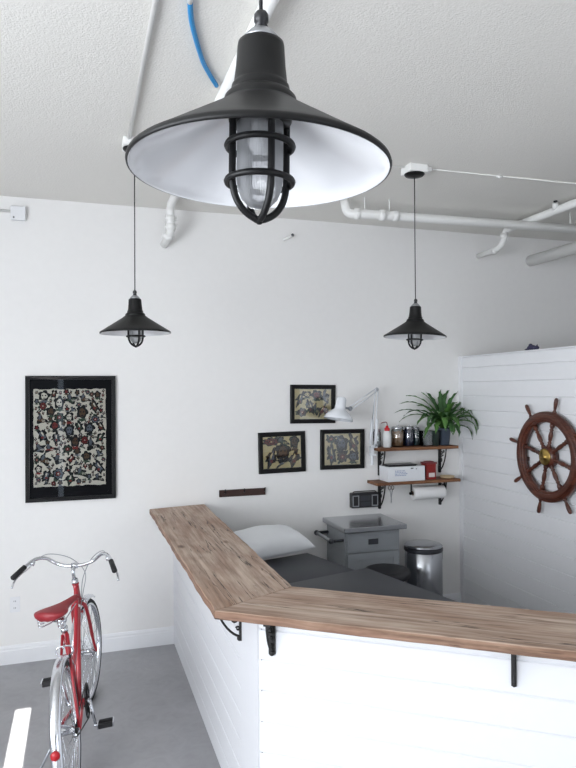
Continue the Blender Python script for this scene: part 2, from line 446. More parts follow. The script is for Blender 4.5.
# ------------------------------------------------------------------ wooden bar top
ZT = 1.09; TH = 0.036
oc, ic = Vector((0.529, 2.654)), Vector((0.939, 2.866))
fo, fi = Vector((0.498, 5.10)), Vector((0.955, 5.182))
U2 = Vector((0.8032, -0.5957))
def board(name, poly, org, ang, parent, seed):
    """slab with slightly worn edges; local x along the grain"""
    n = len(poly); Ml = Matrix.Translation((org.x, org.y, 0)) @ Matrix.Rotation(ang, 4, 'Z'); Mi = Ml.inverted()
    rnd = random.Random(seed); P = []
    for i in range(n):
        a, c = poly[i], poly[(i+1) % n]; L = (c-a).length; k = max(1, int(L/0.05))
        nr = Vector(((c-a).y, -(c-a).x)).normalized()
        ph = rnd.random()*6
        for j in range(k):
            t = j/k; d = 0 if j == 0 else 0.0022*math.sin(ph+t*L*9)+0.0016*math.sin(ph*3+t*L*31)
            P.append(a+(c-a)*t+nr*d)
    m = len(P); area2 = sum(P[i].x*P[(i+1) % m].y-P[(i+1) % m].x*P[i].y for i in range(m))
    if area2 < 0: P = P[::-1]
    cen = sum(P, Vector((0, 0)))/m
    def ring(ins, z):
        out = []
        for i in range(m):
            tng = (P[(i+1) % m]-P[i-1]).normalized(); nin = Vector((-tng.y, tng.x))
            q = P[i]+nin*ins; out.append(Mi @ Vector((q.x, q.y, z)))
        return out
    rings = [ring(0.002, ZT-TH), ring(0.0, ZT-TH+0.003), ring(0.0, ZT-0.006), ring(0.0015, ZT-0.0025), ring(0.005, ZT)]
    b = B(); vs = [p for r_ in rings for p in r_]
    fs = []; mi = []
    for i in range(4):
        for k in range(m): fs.append((i*m+k, i*m+(k+1) % m, (i+1)*m+(k+1) % m, (i+1)*m+k)); mi.append(1 if i < 3 else 0)
    fs += [tuple(range(m))[::-1], tuple(range(4*m, 5*m))]; mi += [1, 0]
    b.v = vs; b.f = fs; b.m = mi; b.sm = [False]*len(fs)
    o = b.build(name, ['bar_wood', 'bar_wood_edge'], parent)
    o.matrix_basis = Matrix.Translation((-parent.location.x, -parent.location.y, -parent.location.z)) @ Ml
    return o
bar_ = empty('bar_top', (oc.x, oc.y, ZT-TH), label='long reclaimed rough wooden bar top bending along the white shiplap half wall', cat='bar top')
g = 0.0012
mit = (ic-oc).normalized(); mn = Vector((-mit.y, mit.x))
board('board', [oc+mn*g, fo+Vector((0.012, 0.0)), fo+Vector((0.02, 0.006)), fi, ic+mn*g], oc, R(90), bar_, 3)['label'] = 'rear board running to the back wall'
e1, e2 = oc+U2*3.25, ic+U2*2.90
board('board', [oc-mn*g, ic-mn*g, e2, e1], oc, math.atan2(U2.y, U2.x), bar_, 5)['label'] = 'front board running towards the right'

def bracket(name, p, out, H, W, parent, world=True, t=0.011):
    """cast iron shelf bracket: p = top corner at the wall, out = direction away from the wall"""
    p = Vector(p); o = Vector(out).normalized(); z = Vector((0, 0, 1)); s = o.cross(z)
    Mx = Matrix(((o.x, s.x, 0, p.x), (o.y, s.y, 0, p.y), (0, 0, 1, p.z), (0, 0, 0, 1)))
    b = B(); th = 0.007
    b.box(0, th, -t, t, -H, 0, Mx); b.box(0, W, -t, t, -th, 0, Mx)
    def q(x, y): return Mx @ Vector((x, 0, y))
    b.tube([q(W*0.96*(1-u)**1.0*0+W*0.96*math.cos(u*PI/2)**1.25, -H*0.9*math.sin(u*PI/2)**1.25-th*0.6) for u in [i/12 for i in range(13)]], t*0.42, 6)
    def scroll(cx, cy, r0, turns, a0, dirn=1):
        pts = []
        for i in range(18):
            u = i/17; a = a0+dirn*u*turns*2*PI; r_ = r0*(1-0.7*u); pts.append(q(cx+math.cos(a)*r_, cy+math.sin(a)*r_))
        b.tube(pts, t*0.34, 6)
    scroll(W*0.30, -H*0.20, W*0.20, 1.1, R(100)); scroll(W*0.22, -H*0.50, W*0.15, 1.1, R(60), -1)
    scroll(W*0.62, -H*0.14, W*0.11, 1.0, R(200)); scroll(W*0.12, -H*0.73, W*0.08, 1.0, R(20))
    b.tube([q(th, -H*0.33), q(W*0.25, -H*0.36), q(W*0.55, -H*0.30)], t*0.34, 6)
    b.ball(q(th, -H*0.96), t*0.9, 8)
    return b.build(name, 'cast_iron', parent, world=world)
bracket('bracket', (WX-0.004, 2.90, ZT-TH), (-1, 0, 0), 0.195, 0.125, bar_, t=0.014)
for t_ in (0.062, 1.005, 1.95):
    p = Vector((WX, CY))+U*t_
    bracket('bracket', (p.x, p.y, ZT-TH), (NN.x, NN.y, 0), 0.140, 0.068, bar_, t=0.0145 if t_ < 0.5 else 0.0095)

# ------------------------------------------------------------------ pendant lamps
def pendant(loc, spin, label, canopy_box=True, tilt=(0, 0)):
    x, y, z = loc
    t = empty('pendant_lamp', (x, y, z), (0, 0, 0), label, 'lamp', 'black barn pendant lamps')
    Mt = Matrix.Rotation(tilt[0], 4, 'X') @ Matrix.Rotation(tilt[1], 4, 'Y')
    piv = Vector((0, 0, 0.20))
    def xf(v): return Mt @ (v-piv) + piv
    b = B(); b.mi = 0
    outer = [(0.055, 0.094), (0.0565, 0.086), (0.075, 0.074), (0.10, 0.060), (0.14, 0.038), (0.18, 0.016), (0.197, 0.007), (0.201, 0.004), (0.2025, 0.0), (0.2015, -0.0035), (0.199, -0.004)]
    inner = [(0.199, -0.004), (0.1965, -0.001), (0.194, 0.004), (0.178, 0.0135), (0.14, 0.034), (0.10, 0.056), (0.06, 0.078), (0.050, 0.084)]
    outer = [(q, h_*1.16 if h_ > 0 else h_) for q, h_ in outer]; inner = [(q, h_*1.16 if h_ > 0 else h_) for q, h_ in inner]
    b.lathe(outer, 72, cap=False); b.mi = 1; b.lathe(inner, 72, cap=False)
    b.build('shade', ['shade_black', 'enamel_white'], t, xf=xf)
    b = B().lathe([(0.050, 0.083), (0.0565, 0.086), (0.0575, 0.092), (0.0555, 0.100), (0.050, 0.106), (0.0450, 0.109), (0.0455, 0.114), (0.0445, 0.119), (0.0425, 0.121),
                   (0.0415, 0.124), (0.0385, 0.150), (0.0365, 0.180), (0.0355, 0.186), (0.030, 0.189), (0.02, 0.189)], 48)
    b.build('neck', 'shade_black', t, xf=lambda v: xf(v+Vector((0, 0, 0.0085))))
    b = B().lathe([(0.0300, 0.189), (0.0290, 0.193), (0.0170, 0.206), (0.0135, 0.208), (0.0, 0.208)], 24); b.build('metal_cap', 'alu', t, xf=lambda v: xf(v+Vector((0, 0, 0.0085))), label='silver cap')
    b = B().lathe([(0.0135, 0.206), (0.0085, 0.218), (0.0115, 0.221), (0.0112, 0.231), (0.008, 0.236), (0.0045, 0.238), (0.0, 0.238)], 16); b.build('cord_grip', 'black_plastic', t, xf=lambda v: xf(v+Vector((0, 0, 0.0085))))
    top = CEIL-z-0.05
    b = B().tube([(0, 0, 0.23), (0, 0, top)], 0.0032, 8); b.build('cord', 'black_plastic', t)
    b = B().lathe([(0.006, top-0.022), (0.030, top-0.018), (0.058, top-0.012), (0.066, top-0.003), (0.066, top), (0.0, top)], 32); b.build('canopy', 'black_metal', t)
    b = B().box(-0.066, 0.066, -0.066, 0.066, top, CEIL-z); b.build('junction_box', 'pipe_paint', t, bevel=0.006, label='white square junction box')
    # cage
    c = B(); rb = 0.045
    for zr in (0.035, -0.020):
        c.tube([(0.0505*math.cos(2*PI*k/40), 0.0505*math.sin(2*PI*k/40), zr) for k in range(40)], 0.0052, 8, closed=True)
    for k in range(4):
        a = spin+k*PI/2; ca, sa = math.cos(a), math.sin(a)
        pr = [(rb, 0.078), (rb, 0.03), (rb, -0.014), (0.043, -0.036), (0.036, -0.054), (0.024, -0.068), (0.008, -0.077), (0.0, -0.078)]
        pts = smooth_path([(r_*ca, r_*sa, z_) for r_, z_ in pr], 4)
        c.tube(pts, 0.0056, 8)
    c.lathe([(0.047, 0.070), (0.049, 0.074), (0.049, 0.088), (0.03, 0.088)], 32)
    c.ball((0, 0, -0.079), 0.0070, 8)
    c.build('wire_cage', 'black_metal', t, xf=xf)
    # ribbed glass jar and bulb
    b = B().lathe([(0.036, 0.082), (0.036, -0.016), (0.034, -0.032), (0.028, -0.047), (0.017, -0.058), (0.0, -0.062)], 48, cap=False)
    gj = b.build('glass_jar', 'ribbed_glass', t, xf=xf)
    b = B().lathe([(0.013, 0.082), (0.013, 0.058), (0.018, 0.050), (0.019, 0.038), (0.012, 0.028), (0.0, 0.025)], 20)
    b.build('bulb', 'white_plastic', t, xf=xf)
    return t
pendant((0.2685, 0.958, 2.343), R(-83), 'large black barn pendant lamp hanging nearest, in front of the others', tilt=(R(0.4), R(0.8)))
pendant((0.304, 3.82, 2.341), R(20), 'small black barn pendant lamp hanging at the left above the framed poster', tilt=(0, R(-1)))
pendant((2.080, 3.736, 2.347), R(35), 'small black barn pendant lamp hanging at the right near the fern', tilt=(0, R(2)))

# ------------------------------------------------------------------ pipes on ceiling and wall
def coupling(b, p, q, r):
    b.bar(p, q, r, 16)
# conduit run to the left lamp
b = B(); b.tube([(0.270, 3.755, CEIL-0.012), (0.268, YF+0.05, CEIL-0.012)], 0.011, 12)
tag(b.build('ceiling_conduit', 'pipe_paint'), 'white round conduit on the ceiling running to the left lamp', 'conduit')
# thin conduit across to the right
b = B(); b.tube([(0.375, 3.815, CEIL-0.008), (2.012, 3.745, CEIL-0.008)], 0.005, 8)
tag(b.build('ceiling_conduit', 'pipe_paint'), 'thin white conduit on the ceiling left of the right lamp', 'conduit')
t = empty('ceiling_conduit', (2.155, 3.735, CEIL-0.008), label='thin white conduit on the ceiling right of the right lamp', cat='conduit')
b = B(); b.tube([(2.145, 3.735, CEIL-0.006), (XR, 3.62, CEIL-0.006)], 0.0035, 8); b.build('tube', 'pipe_paint', t, world=True)
b = B(); b.bar((2.70, 3.722, CEIL-0.008), (2.745, 3.720, CEIL-0.008), 0.008, 10); b.bar((2.72, 3.72, CEIL-0.02), (2.72, 3.72, CEIL), 0.006); b.build('coupling', 'pipe_paint', t, world=True)
b = B(); b.box(2.145, 2.19, 3.70, 3.77, CEIL-0.03, CEIL); b.build('end_fitting', 'pipe_paint', t, world=True, bevel=0.004)

# long drain pipe left, dropping into the back wall
t = empty('drain_pipe', (0.685, 5.0, 3.20), label='white ceiling drain pipe behind the nearest lamp, dropping into the back wall', cat='pipe')
xp = 0.662
path = arc_corner([(xp-0.002, YF+0.02, 3.422), (xp, 4.97, 3.422), (xp+0.012, 5.01, 3.225), (xp-0.02, D-0.002, 3.17)], 0.06)
b = B().tube(path, 0.030, 16); b.build('tube', 'pipe_paint', t, world=True)
def clamp(t, p, axis, r):
    a = Vector(axis).normalized(); p = Vector(p); s = a.cross(Vector((0, 0, 1)))
    if s.length < 0.1: s = Vector((1, 0, 0))
    s.normalize(); b = B(); b.bar(p-a*0.022, p+a*0.022, r*1.22, 16)
    for k in (-1, 1):
        c = p+s*k*(r*1.25+0.006); b.bar(c-a*0.02, c+a*0.02, 0.0045, 8)
        b.ball(c+a*0.02, 0.0055, 6); b.ball(c-a*0.02, 0.0055, 6)
        b.bar(p+s*k*r, c, 0.006, 8)
    b.build('coupling', 'pipe_paint', t, world=True)
clamp(t, (xp+.004, 4.992, 3.335), (0, 0.1, -1), 0.030); clamp(t, (xp+.009, 5.003, 3.272), (0, 0.1, -1), 0.030)
clamp(t, (xp-0.006, 5.045, 3.208), (0, 1, -0.6), 0.030)
for yy in (0.2, 2.9): B().bar((xp, yy, 3.42), (xp, yy, CEIL), 0.004).build('hanger_rod', 'pipe_paint', t, world=True)

# cross pipe
t = empty('drain_pipe', (1.93, 4.5, 3.33), label='white drain pipe running across under the ceiling above the shelves', cat='pipe')
path = arc_corner([(1.915, 4.52, CEIL-0.001), (1.93, 4.50, 3.335), (2.02, 4.45, 3.332), (2.12, 4.44, 3.332), (5.2, 4.27, 3.320)], 0.07)
b = B().tube(path, [0.034]*len(path), 16); b.build('tube', 'pipe_paint', t, world=True)
clamp(t, (1.995, 4.462, 3.333), (0.9, -0.3, 0), 0.034); clamp(t, (2.19, 4.436, 3.332), (1, -0.05, 0), 0.034); clamp(t, (2.30, 4.430, 3.332), (1, -0.05, 0), 0.032)
for px_ in (2.05, 2.25, 3.86):
    yy = 4.44-(px_-2.12)*0.055
    b = B().bar((px_, yy, 3.35), (px_, yy, CEIL), 0.004); b.build('hanger_rod', 'pipe_paint', t, world=True)

# sprinkler style pipe on the right
t = empty('drain_pipe', (3.55, 4.9, 3.25), label='white pipe with a small black-capped valve stepping down into the wall', cat='pipe')
path = arc_corner([(3.55, D-0.002, 3.250), (3.55, 4.885, 3.252), (3.55, 4.80, 3.30), (3.55, 4.79, 3.395), (3.55, 4.70, 3.399), (3.55, 2.2, 3.40)], 0.05)
b = B().tube(path, [0.024 if p.y > 4.75 else 0.031 for p in path], 16); b.build('tube', 'pipe_paint', t, world=True)
clamp(t, (3.55, 4.93, 3.251), (0, 1, 0), 0.024); clamp(t, (3.55, 4.795, 3.345), (0, 0.1, 1), 0.024)
b = B(); b.bar((3.55, 4.16, 3.40), (3.505, 4.10, 3.435), 0.022, 12); b.bar((3.53, 4.13, 3.42), (3.63, 4.10, 3.42), 0.013, 10); b.bar((3.60, 4.11, 3.42), (3.615, 4.105, 3.42), 0.02, 10)
b.build('valve', 'pipe_paint', t, world=True)
b = B().lathe([(0.010, 3.446), (0.010, 3.449), (0.016, 3.452), (0.016, 3.457)], 12, Matrix.Translation((3.50, 4.095, -0.002))); b.build('valve_cap', 'black_plastic', t, world=True, label='black valve cap')
# thick lower pipe
t = empty('drain_pipe', (4.13, D, 3.236), label='thick white pipe lowest and furthest right, coming out of the back wall', cat='pipe')
b = B().tube([(4.13, D, 3.236), (4.13, 2.0, 3.236)], 0.053, 20); b.build('tube', 'pipe_paint', t, world=True)
for yy in (2.8, 4.4):
    b = B().bar((4.13, yy, 3.28), (4.13, yy, CEIL), 0.004); b.build('hanger_rod', 'pipe_paint', t, world=True)

# blue hose
t = empty('water_hose', (0.39, 2.38, CEIL), label='bright blue plastic hose curving along the ceiling', cat='hose')
pts = smooth_path([(0.392, 2.37, CEIL-0.012), (0.425, 2.52, CEIL-0.012), (0.505, 2.76, CEIL-0.012), (0.560, 2.88, CEIL-0.013), (0.618, 2.985, CEIL-0.016)], 8)
b = B().tube(pts, 0.0105, 10); b.build('tube', 'hose_blue', t, world=True)
b = B().tube([(0.389, 2.27, CEIL-0.012), (0.392, 2.375, CEIL-0.012)], 0.011, 12); b.build('connector', 'pipe_paint', t, world=True, label='white connector')

# small wall items
t = empty('alarm_box', (-0.433, D, 3.332), label='small white square box high on the back wall at the left', cat='wall box')
b = B().box(-0.485, -0.381, D-0.04, D, 3.280, 3.384); b.build('housing', 'white_plastic', t, world=True, bevel=0.006)
b = B().lathe([(0.006, 0), (0.006, 0.004), (0.0, 0.005)], 10, Matrix.Translation((-0.463, D-0.040, 3.296)) @ Matrix.Rotation(R(90), 4, 'X')); b.build('screw', 'slot_dark', t, world=True)
b = B().tube([(-0.485, D-0.018, 3.345), (XL, D-0.018, 3.345)], 0.010, 10); b.build('conduit', 'pipe_paint', t, world=True)
t = empty('wall_hook', (1.66, D, 3.29), label='tiny white pipe stub with a dark tip high on the back wall', cat='hook')
b = B().tube([(1.64, D, 3.275), (1.70, D-0.06, 3.305)], 0.011, 10); b.build('stub', 'pipe_paint', t, world=True)
b = B().ball((1.70, D-0.062, 3.307), 0.013, 8); b.build('tip', 'slot_dark', t, world=True)
t = empty('wall_outlet', (-0.46, D, 0.43), label='white electric outlet low on the back wall behind the bicycle', cat='outlet')
b = B().box(-0.497, -0.427, D-0.006, D, 0.375, 0.489); b.build('cover_plate', 'outlet_white', t, world=True, bevel=0.003)
for zz in (0.407, 0.457):
    b = B().box(-0.477, -0.447, D-0.010, D-0.005, zz-0.016, zz+0.016); s_ = b.build('socket', 'white_plastic', t, world=True, bevel=0.003)
    b = B()
    for xx in (-0.468, -0.457): b.box(xx-0.0015, xx+0.0015, D-0.0108, D-0.0100, zz-0.005, zz+0.007)
    o = b.build('slots', 'slot_dark', s_); 
    for v in o.data.vertices: v.co -= t.location

# ------------------------------------------------------------------ framed flash sheets
def blob(b, cx, cz, rx, rz, y, rnd, lobes=5, amp=0.2, n=26, rot=0.0):
    ph = rnd.random()*6; vs = [(cx, y, cz)]
    for k in range(n):
        a = 2*PI*k/n; r_ = 1+amp*math.sin(lobes*a+ph)+amp*0.4*math.sin((lobes*2+1)*a+ph*2)
        u, v = math.cos(a)*rx*r_, math.sin(a)*rz*r_
        vs.append((cx+u*math.cos(rot)-v*math.sin(rot), y, cz+u*math.sin(rot)+v*math.cos(rot)))
    b.add(vs, [(0, 1+(k+1) % n, 1+k) for k in range(n)])
def motif(b, cx, cz, rx, rz, y, rnd, kind):
    """invented ornamental motifs; mats 1 black, 2 red, 3 green, 4 brown, 5 grey, 0 paper"""
    e = 0.00035; rot = rnd.uniform(-0.6, 0.6)
    body = rnd.choice([2, 3, 4, 5, 1, 5, 3])
    if kind == 'flower':
        b.mi = 3
        for k in range(3):
            a = rnd.random()*2*PI; blob(b, cx+math.cos(a)*rx*0.75, cz+math.sin(a)*rz*0.75, rx*0.4, rz*0.22, y-e, rnd, 2, 0.2, rot=a)
        b.mi = 1; blob(b, cx, cz, rx*0.8, rz*0.8, y-2*e, rnd, 7, 0.14)
        b.mi = rnd.choice([2, 4, 5, 3]); blob(b, cx, cz, rx*0.6, rz*0.6, y-3*e, rnd, 7, 0.14)
        b.mi = 1; blob(b, cx, cz, rx*0.42, rz*0.42, y-4*e, rnd, 5, 0.2)
        b.mi = 2; blob(b, cx, cz, rx*0.3, rz*0.3, y-5*e, rnd, 5, 0.2); b.mi = 0; blob(b, cx, cz, rx*0.1, rz*0.1, y-6*e, rnd, 4, 0.1)
    elif kind == 'bird':
        b.mi = 1; blob(b, cx, cz, rx*0.9, rz*0.42, y-e, rnd, 3, 0.35, rot=rot); blob(b, cx-rx*0.3, cz+rz*0.4, rx*0.35, rz*0.55, y-e, rnd, 4, 0.2, rot=rot)
        b.mi = body; blob(b, cx, cz, rx*0.58, rz*0.24, y-2*e, rnd, 3, 0.35, rot=rot); b.mi = 5; blob(b, cx-rx*0.3, cz+rz*0.42, rx*0.22, rz*0.4, y-2*e, rnd, 5, 0.2, rot=rot)
        b.mi = 0
        for k in range(3): blob(b, cx+rx*(0.1+0.2*k), cz-rz*0.05, rx*0.04, rz*0.2, y-3*e, rnd, 2, 0.1, 10, rot=rot+0.4)
    elif kind == 'head':
        b.mi = 1; blob(b, cx, cz+rz*0.15, rx*0.78, rz*0.8, y-e, rnd, 5, 0.16)
        b.mi = rnd.choice([4, 0, 5, 2]); blob(b, cx, cz+rz*0.1, rx*0.42, rz*0.5, y-2*e, rnd, 3, 0.08)
        b.mi = 1
        for s_ in (-1, 1): blob(b, cx+s_*rx*0.2, cz+rz*0.18, rx*0.11, rz*0.11, y-3*e, rnd, 3, 0.1, 10)
        blob(b, cx, cz-rz*0.25, rx*0.2, rz*0.07, y-3*e, rnd, 3, 0.2, 12)
        b.mi = body; blob(b, cx, cz-rz*0.75, rx*0.6, rz*0.2, y-2*e, rnd, 6, 0.3)
    else:
        b.mi = 1; blob(b, cx, cz, rx*0.55, rz*0.9, y-e, rnd, 4, 0.25, rot=rot); blob(b, cx, cz, rx*0.85, rz*0.3, y-e, rnd, 4, 0.3, rot=rot+0.5)
        b.mi = body; blob(b, cx, cz, rx*0.3, rz*0.58, y-2*e, rnd, 4, 0.25, rot=rot)
        b.mi = 0; blob(b, cx, cz+rz*0.2, rx*0.12, rz*0.3, y-3*e, rnd, 3, 0.2, 14, rot=rot)
        b.mi = 2; blob(b, cx, cz-rz*0.3, rx*0.2, rz*0.16, y-3*e, rnd, 5, 0.2, 14)
INK = ['ink_black', 'ink_red', 'ink_green', 'ink_brown', 'ink_grey']
def framed(x0, x1, z0, z1, fw, depth, label, paper, cols, rows, paper_rect=None, seed=1, matw='frame_black', tilt=0.0, cells=None, backing='mat_dark'):
    cx, cz = (x0+x1)/2, (z0+z1)/2
    t = empty('framed_print', (cx, D, cz), (0, tilt, 0), label, 'picture', 'framed tattoo flash sheets')
    hw, hh = (x1-x0)/2, (z1-z0)/2
    b = B()
    def strip(ax0, az0, ax1, az1, bx0, bz0, bx1, bz1): pass
    o4 = [(-hw, -hh), (hw, -hh), (hw, hh), (-hw, hh)]; i4 = [(-hw+fw, -hh+fw), (hw-fw, -hh+fw), (hw-fw, hh-fw), (-hw+fw, hh-fw)]
    mid = fw*0.25; m4 = [(-hw+mid, -hh+mid), (hw-mid, -hh+mid), (hw-mid, hh-mid), (-hw+mid, hh-mid)]
    vs = [(x, -0.0005, z) for x, z in o4]+[(x, -depth*0.8, z) for x, z in o4]+[(x, -depth, z) for x, z in m4]+[(x, -depth*0.92, z) for x, z in i4]+[(x, -0.0005, z) for x, z in i4]
    fs = []
    for L in range(4):
        for k in range(4): fs.append((L*4+k, L*4+(k+1) % 4, (L+1)*4+(k+1) % 4, (L+1)*4+k))
    for k in range(4): fs.append((16+k, 16+(k+1) % 4, (k+1) % 4, k))
    b.add(vs, fs); b.build('frame', matw, t)
    b = B().box(-hw+fw, hw-fw, -0.008, -0.001, -hh+fw, hh-fw); b.build('backing_board', backing, t)
    rnd = random.Random(seed); b = B()
    px0, px1, pz0, pz1 = paper_rect if paper_rect else (-hw+fw+0.003, hw-fw-0.003, -hh+fw+0.003, hh-fw-0.003)
    # sheet with a slightly uneven edge
    P = []; 
    for (ax, az), (bx, bz) in zip([(px0, pz0), (px1, pz0), (px1, pz1), (px0, pz1)], [(px1, pz0), (px1, pz1), (px0, pz1), (px0, pz0)]):
        n = 24 if paper_rect else 1
        for k in range(n):
            u = k/n; j = rnd.uniform(-0.004, 0.004) if paper_rect and k else 0
            P.append((ax+(bx-ax)*u+j*(bz != az), az+(bz-az)*u+j*(bx != ax)))
    n = len(P); b.mi = 0
    b.add([(x, -0.0095, z) for x, z in P]+[(x, -0.0082, z) for x, z in P], [tuple(range(n)), tuple(range(n, 2*n))]+[(i, (i+1) % n, n+(i+1) % n, n+i) for i in range(n)])
    kinds = ['flower', 'bird', 'head', 'figure', 'bird', 'figure', 'head']
    if cells is None:
        cells = []; cw = (px1-px0)/cols
        for size, count in ((0.66, 34), (0.5, 50), (0.32, 60), (0.2, 60)):
            for k in range(count*30):
                if count <= 0: break
                rx = cw*size*rnd.uniform(.85, 1.1); rz = rx*rnd.uniform(.9, 1.35)
                x, z = rnd.uniform(px0+rx*.9, px1-rx*.9), rnd.uniform(pz0+rz*.9, pz1-rz*.9)
                if all(((x-c[0])/(rx+c[2]))**2+((z-c[1])/(rz+c[3]))**2 > 0.62 for c in cells):
                    cells.append((x, z, rx, rz, rnd.choice(kinds) if size > 0.25 else 'figure')); count -= 1
    for cx_, cz_, rx, rz, kd in cells: motif(b, cx_, cz_, rx, rz, -0.0098, rnd, kd)
    b.build('print', [paper]+INK, t)
    b = B().box(-hw+fw, hw-fw, -0.0150, -0.0135, -hh+fw, hh-fw); b.build('glass', 'pane_glass', t)
    return t
framed(-0.388, 0.262, 1.180, 2.124, 0.028, 0.03, 'large black framed poster crowded with tattoo designs on white, above the bicycle', 'paper_white', 7, 9,
       (-0.268, 0.252, -0.362, 0.372), seed=11, matw='frame_lacquer')
t0 = [o for o in bpy.data.objects if o.name.startswith('framed_print')][0]
def cells(hw, hh, spec): return [(u*hw*0.92, v*hh*0.92, a*hw*1.3, c*hh*1.25, k) for u, v, a, c, k in spec]
framed(1.688, 2.094, 1.722, 2.050, 0.034, 0.025, 'top small black framed tattoo sheet, above the other two and behind the desk lamp', 'paper_cream', 3, 2, seed=21, tilt=R(0.6),
       cells=cells(0.203, 0.164, [(-.62, .28, .16, .36, 'figure'), (-.28, .52, .2, .16, 'head'), (.18, .48, .24, .24, 'head'), (.62, .32, .15, .42, 'bird'), (-.52, -.46, .2, .22, 'flower'), (-.12, -.16, .16, .36, 'figure'), (.16, -.38, .14, .34, 'bird'), (.46, -.34, .14, .32, 'figure'), (-.24, -.1, .1, .18, 'bird'), (.66, -.44, .1, .2, 'flower')]))
framed(1.408, 1.818, 1.314, 1.656, 0.036, 0.025, 'lower left small black framed tattoo sheet, with a red banner motif in its corner', 'paper_cream', 3, 2, seed=32, tilt=R(-0.9),
       cells=cells(0.205, 0.171, [(-.5, .58, .34, .2, 'flower'), (.05, .52, .26, .26, 'bird'), (.58, .48, .2, .34, 'head'), (-.5, -.28, .24, .42, 'figure'), (.04, -.02, .32, .42, 'head'), (.04, -.55, .26, .18, 'bird'), (.56, -.36, .26, .38, 'figure')]))
framed(1.956, 2.364, 1.322, 1.664, 0.034, 0.025, 'lower right small black framed tattoo sheet, below the desk lamp', 'paper_cream', 3, 2, seed=43, tilt=R(0.4),
       cells=cells(0.204, 0.171, [(-.56, .56, .22, .18, 'flower'), (-.16, .52, .14, .18, 'bird'), (-.04, .24, .3, .38, 'head'), (.55, .32, .26, .42, 'figure'), (-.54, -.26, .22, .46, 'figure'), (0, -.42, .24, .28, 'flower'), (.54, -.46, .26, .28, 'head')]))

# dark wooden rail
t = empty('peg_rail', (1.27, D, 1.17), label='short dark wooden peg rail on the wall above the pillow', cat='rail')
ang = R(1.2)
b = B().box(-0.195, 0.195, -0.02, -0.001, -0.031, 0.025); b.build('rail_board', 'rail_wood', t, bevel=0.003)
for xx in (-0.15, 0.01, 0.185):
    b = B().tube([(xx, -0.018, 0.0), (xx, -0.034, 0.004), (xx, -0.040, 0.022), (xx, -0.038, 0.034)], 0.005, 8); b.build('peg', 'black_metal', t)

# ------------------------------------------------------------------ shelves
def wall_shelf(x0, x1, z, label, brs, H):
    t = empty('wall_shelf', ((x0+x1)/2, D, z), label=label, cat='shelf', group='wooden wall shelves')
    b = B().box(-(x1-x0)/2, (x1-x0)/2, -0.205, -0.001, -0.026, 0); b.build('shelf_board', 'shelf_wood', t, bevel=0.003)
    for bx in brs: bracket('bracket', (bx-(x0+x1)/2, -0.0005, -0.026), (0, -1, 0), H, 0.12, t, world=False, t=0.014)
    return t
SU, SLo = 1.506, 1.213
wall_shelf(2.418, 3.190, SU, 'upper reclaimed wooden wall shelf carrying the fern and jars', (2.512, 3.118), 0.230)
wall_shelf(2.395, 3.208, SLo, 'lower reclaimed wooden wall shelf carrying the white box', (2.512, 3.118), 0.230)

# upper shelf contents
def at(x, y, z=SU): return Matrix.Translation((x, y, z))
def jar(x, y, r, h, fill, label, fillmat, sticks=False, z=SU):
    t = empty('glass_jar', (x, y, z), label=label, cat='jar', group='lidded glass jars on the upper shelf')
    b = B().lathe([(r*0.9, 0), (r, 0.006), (r, h*0.82), (r*0.88, h*0.88), (r*0.88, h*0.9)], 28); b.build('glass_body', 'jar_glass', t)
    if sticks:
        b = B(); rr = random.Random(4)
        for k in range(60):
            a = rr.random()*2*PI; q = math.sqrt(rr.random())*r*0.82; a2 = a+rr.uniform(-.5, .5)
            b.bar((q*math.cos(a), q*math.sin(a), 0.008), (min(q*1.03, r*.86)*math.cos(a2), min(q*1.03, r*.86)*math.sin(a2), h*fill*rr.uniform(.92, 1)), 0.0028, 5)
        o = b.build('wooden_sticks', fillmat, t); o['kind'] = 'stuff'
    else:
        b = B().lathe([(r*0.84, 0.006), (r*0.92, 0.01), (r*0.92, h*fill), (0, h*fill)], 24); b.build('contents', fillmat, t)
    b = B().lathe([(r*0.92, h*0.885), (r*0.94, h*0.9), (r*0.94, h*0.985), (r*0.8, h)], 28); b.build('lid', 'steel_can', t)
    b = B().ball((0, -0, h+0.006), 0.008, 8); b.build('lid_knob', 'chrome', t)
    return t
jar(2.470, 5.135, 0.034, 0.155, 0.3, 'clear glass jar with steel lid, leftmost on the upper shelf', 'cotton_fill')
jar(2.655, 5.105, 0.056, 0.175, 0.78, 'glass jar packed with tan wooden sticks on the upper shelf', 'tan_sticks', True)
jar(2.763, 5.100, 0.044, 0.175, 0.84, 'glass jar with dark navy contents beside the stick jar', 'navy_fill')
jar(2.845, 5.125, 0.034, 0.165, 0.84, 'glass jar with dark teal contents half behind fern leaves', 'teal_fill')
# wash bottle
t = empty('wash_bottle', (2.528, 5.055, SU), label='translucent squeeze wash bottle with a red cap and bent spout', cat='bottle')
b = B().lathe([(0.030, 0), (0.036, 0.004), (0.037, 0.10), (0.034, 0.122), (0.022, 0.140), (0.019, 0.146)], 24); b.build('bottle_body', 'bottle_plastic', t)
b = B().lathe([(0.023, 0.142), (0.024, 0.146), (0.024, 0.166), (0.014, 0.170), (0.010, 0.186), (0.005, 0.189)], 20); b.build('cap', 'cap_red', t, label='red cap')
b = B().tube(smooth_path([(0, 0, 0.186), (0, 0, 0.205), (-0.008, 0, 0.217), (-0.03, 0, 0.218), (-0.058, 0, 0.210)], 5), 0.0035, 8); b.build('spout', 'cap_dark_red', t)
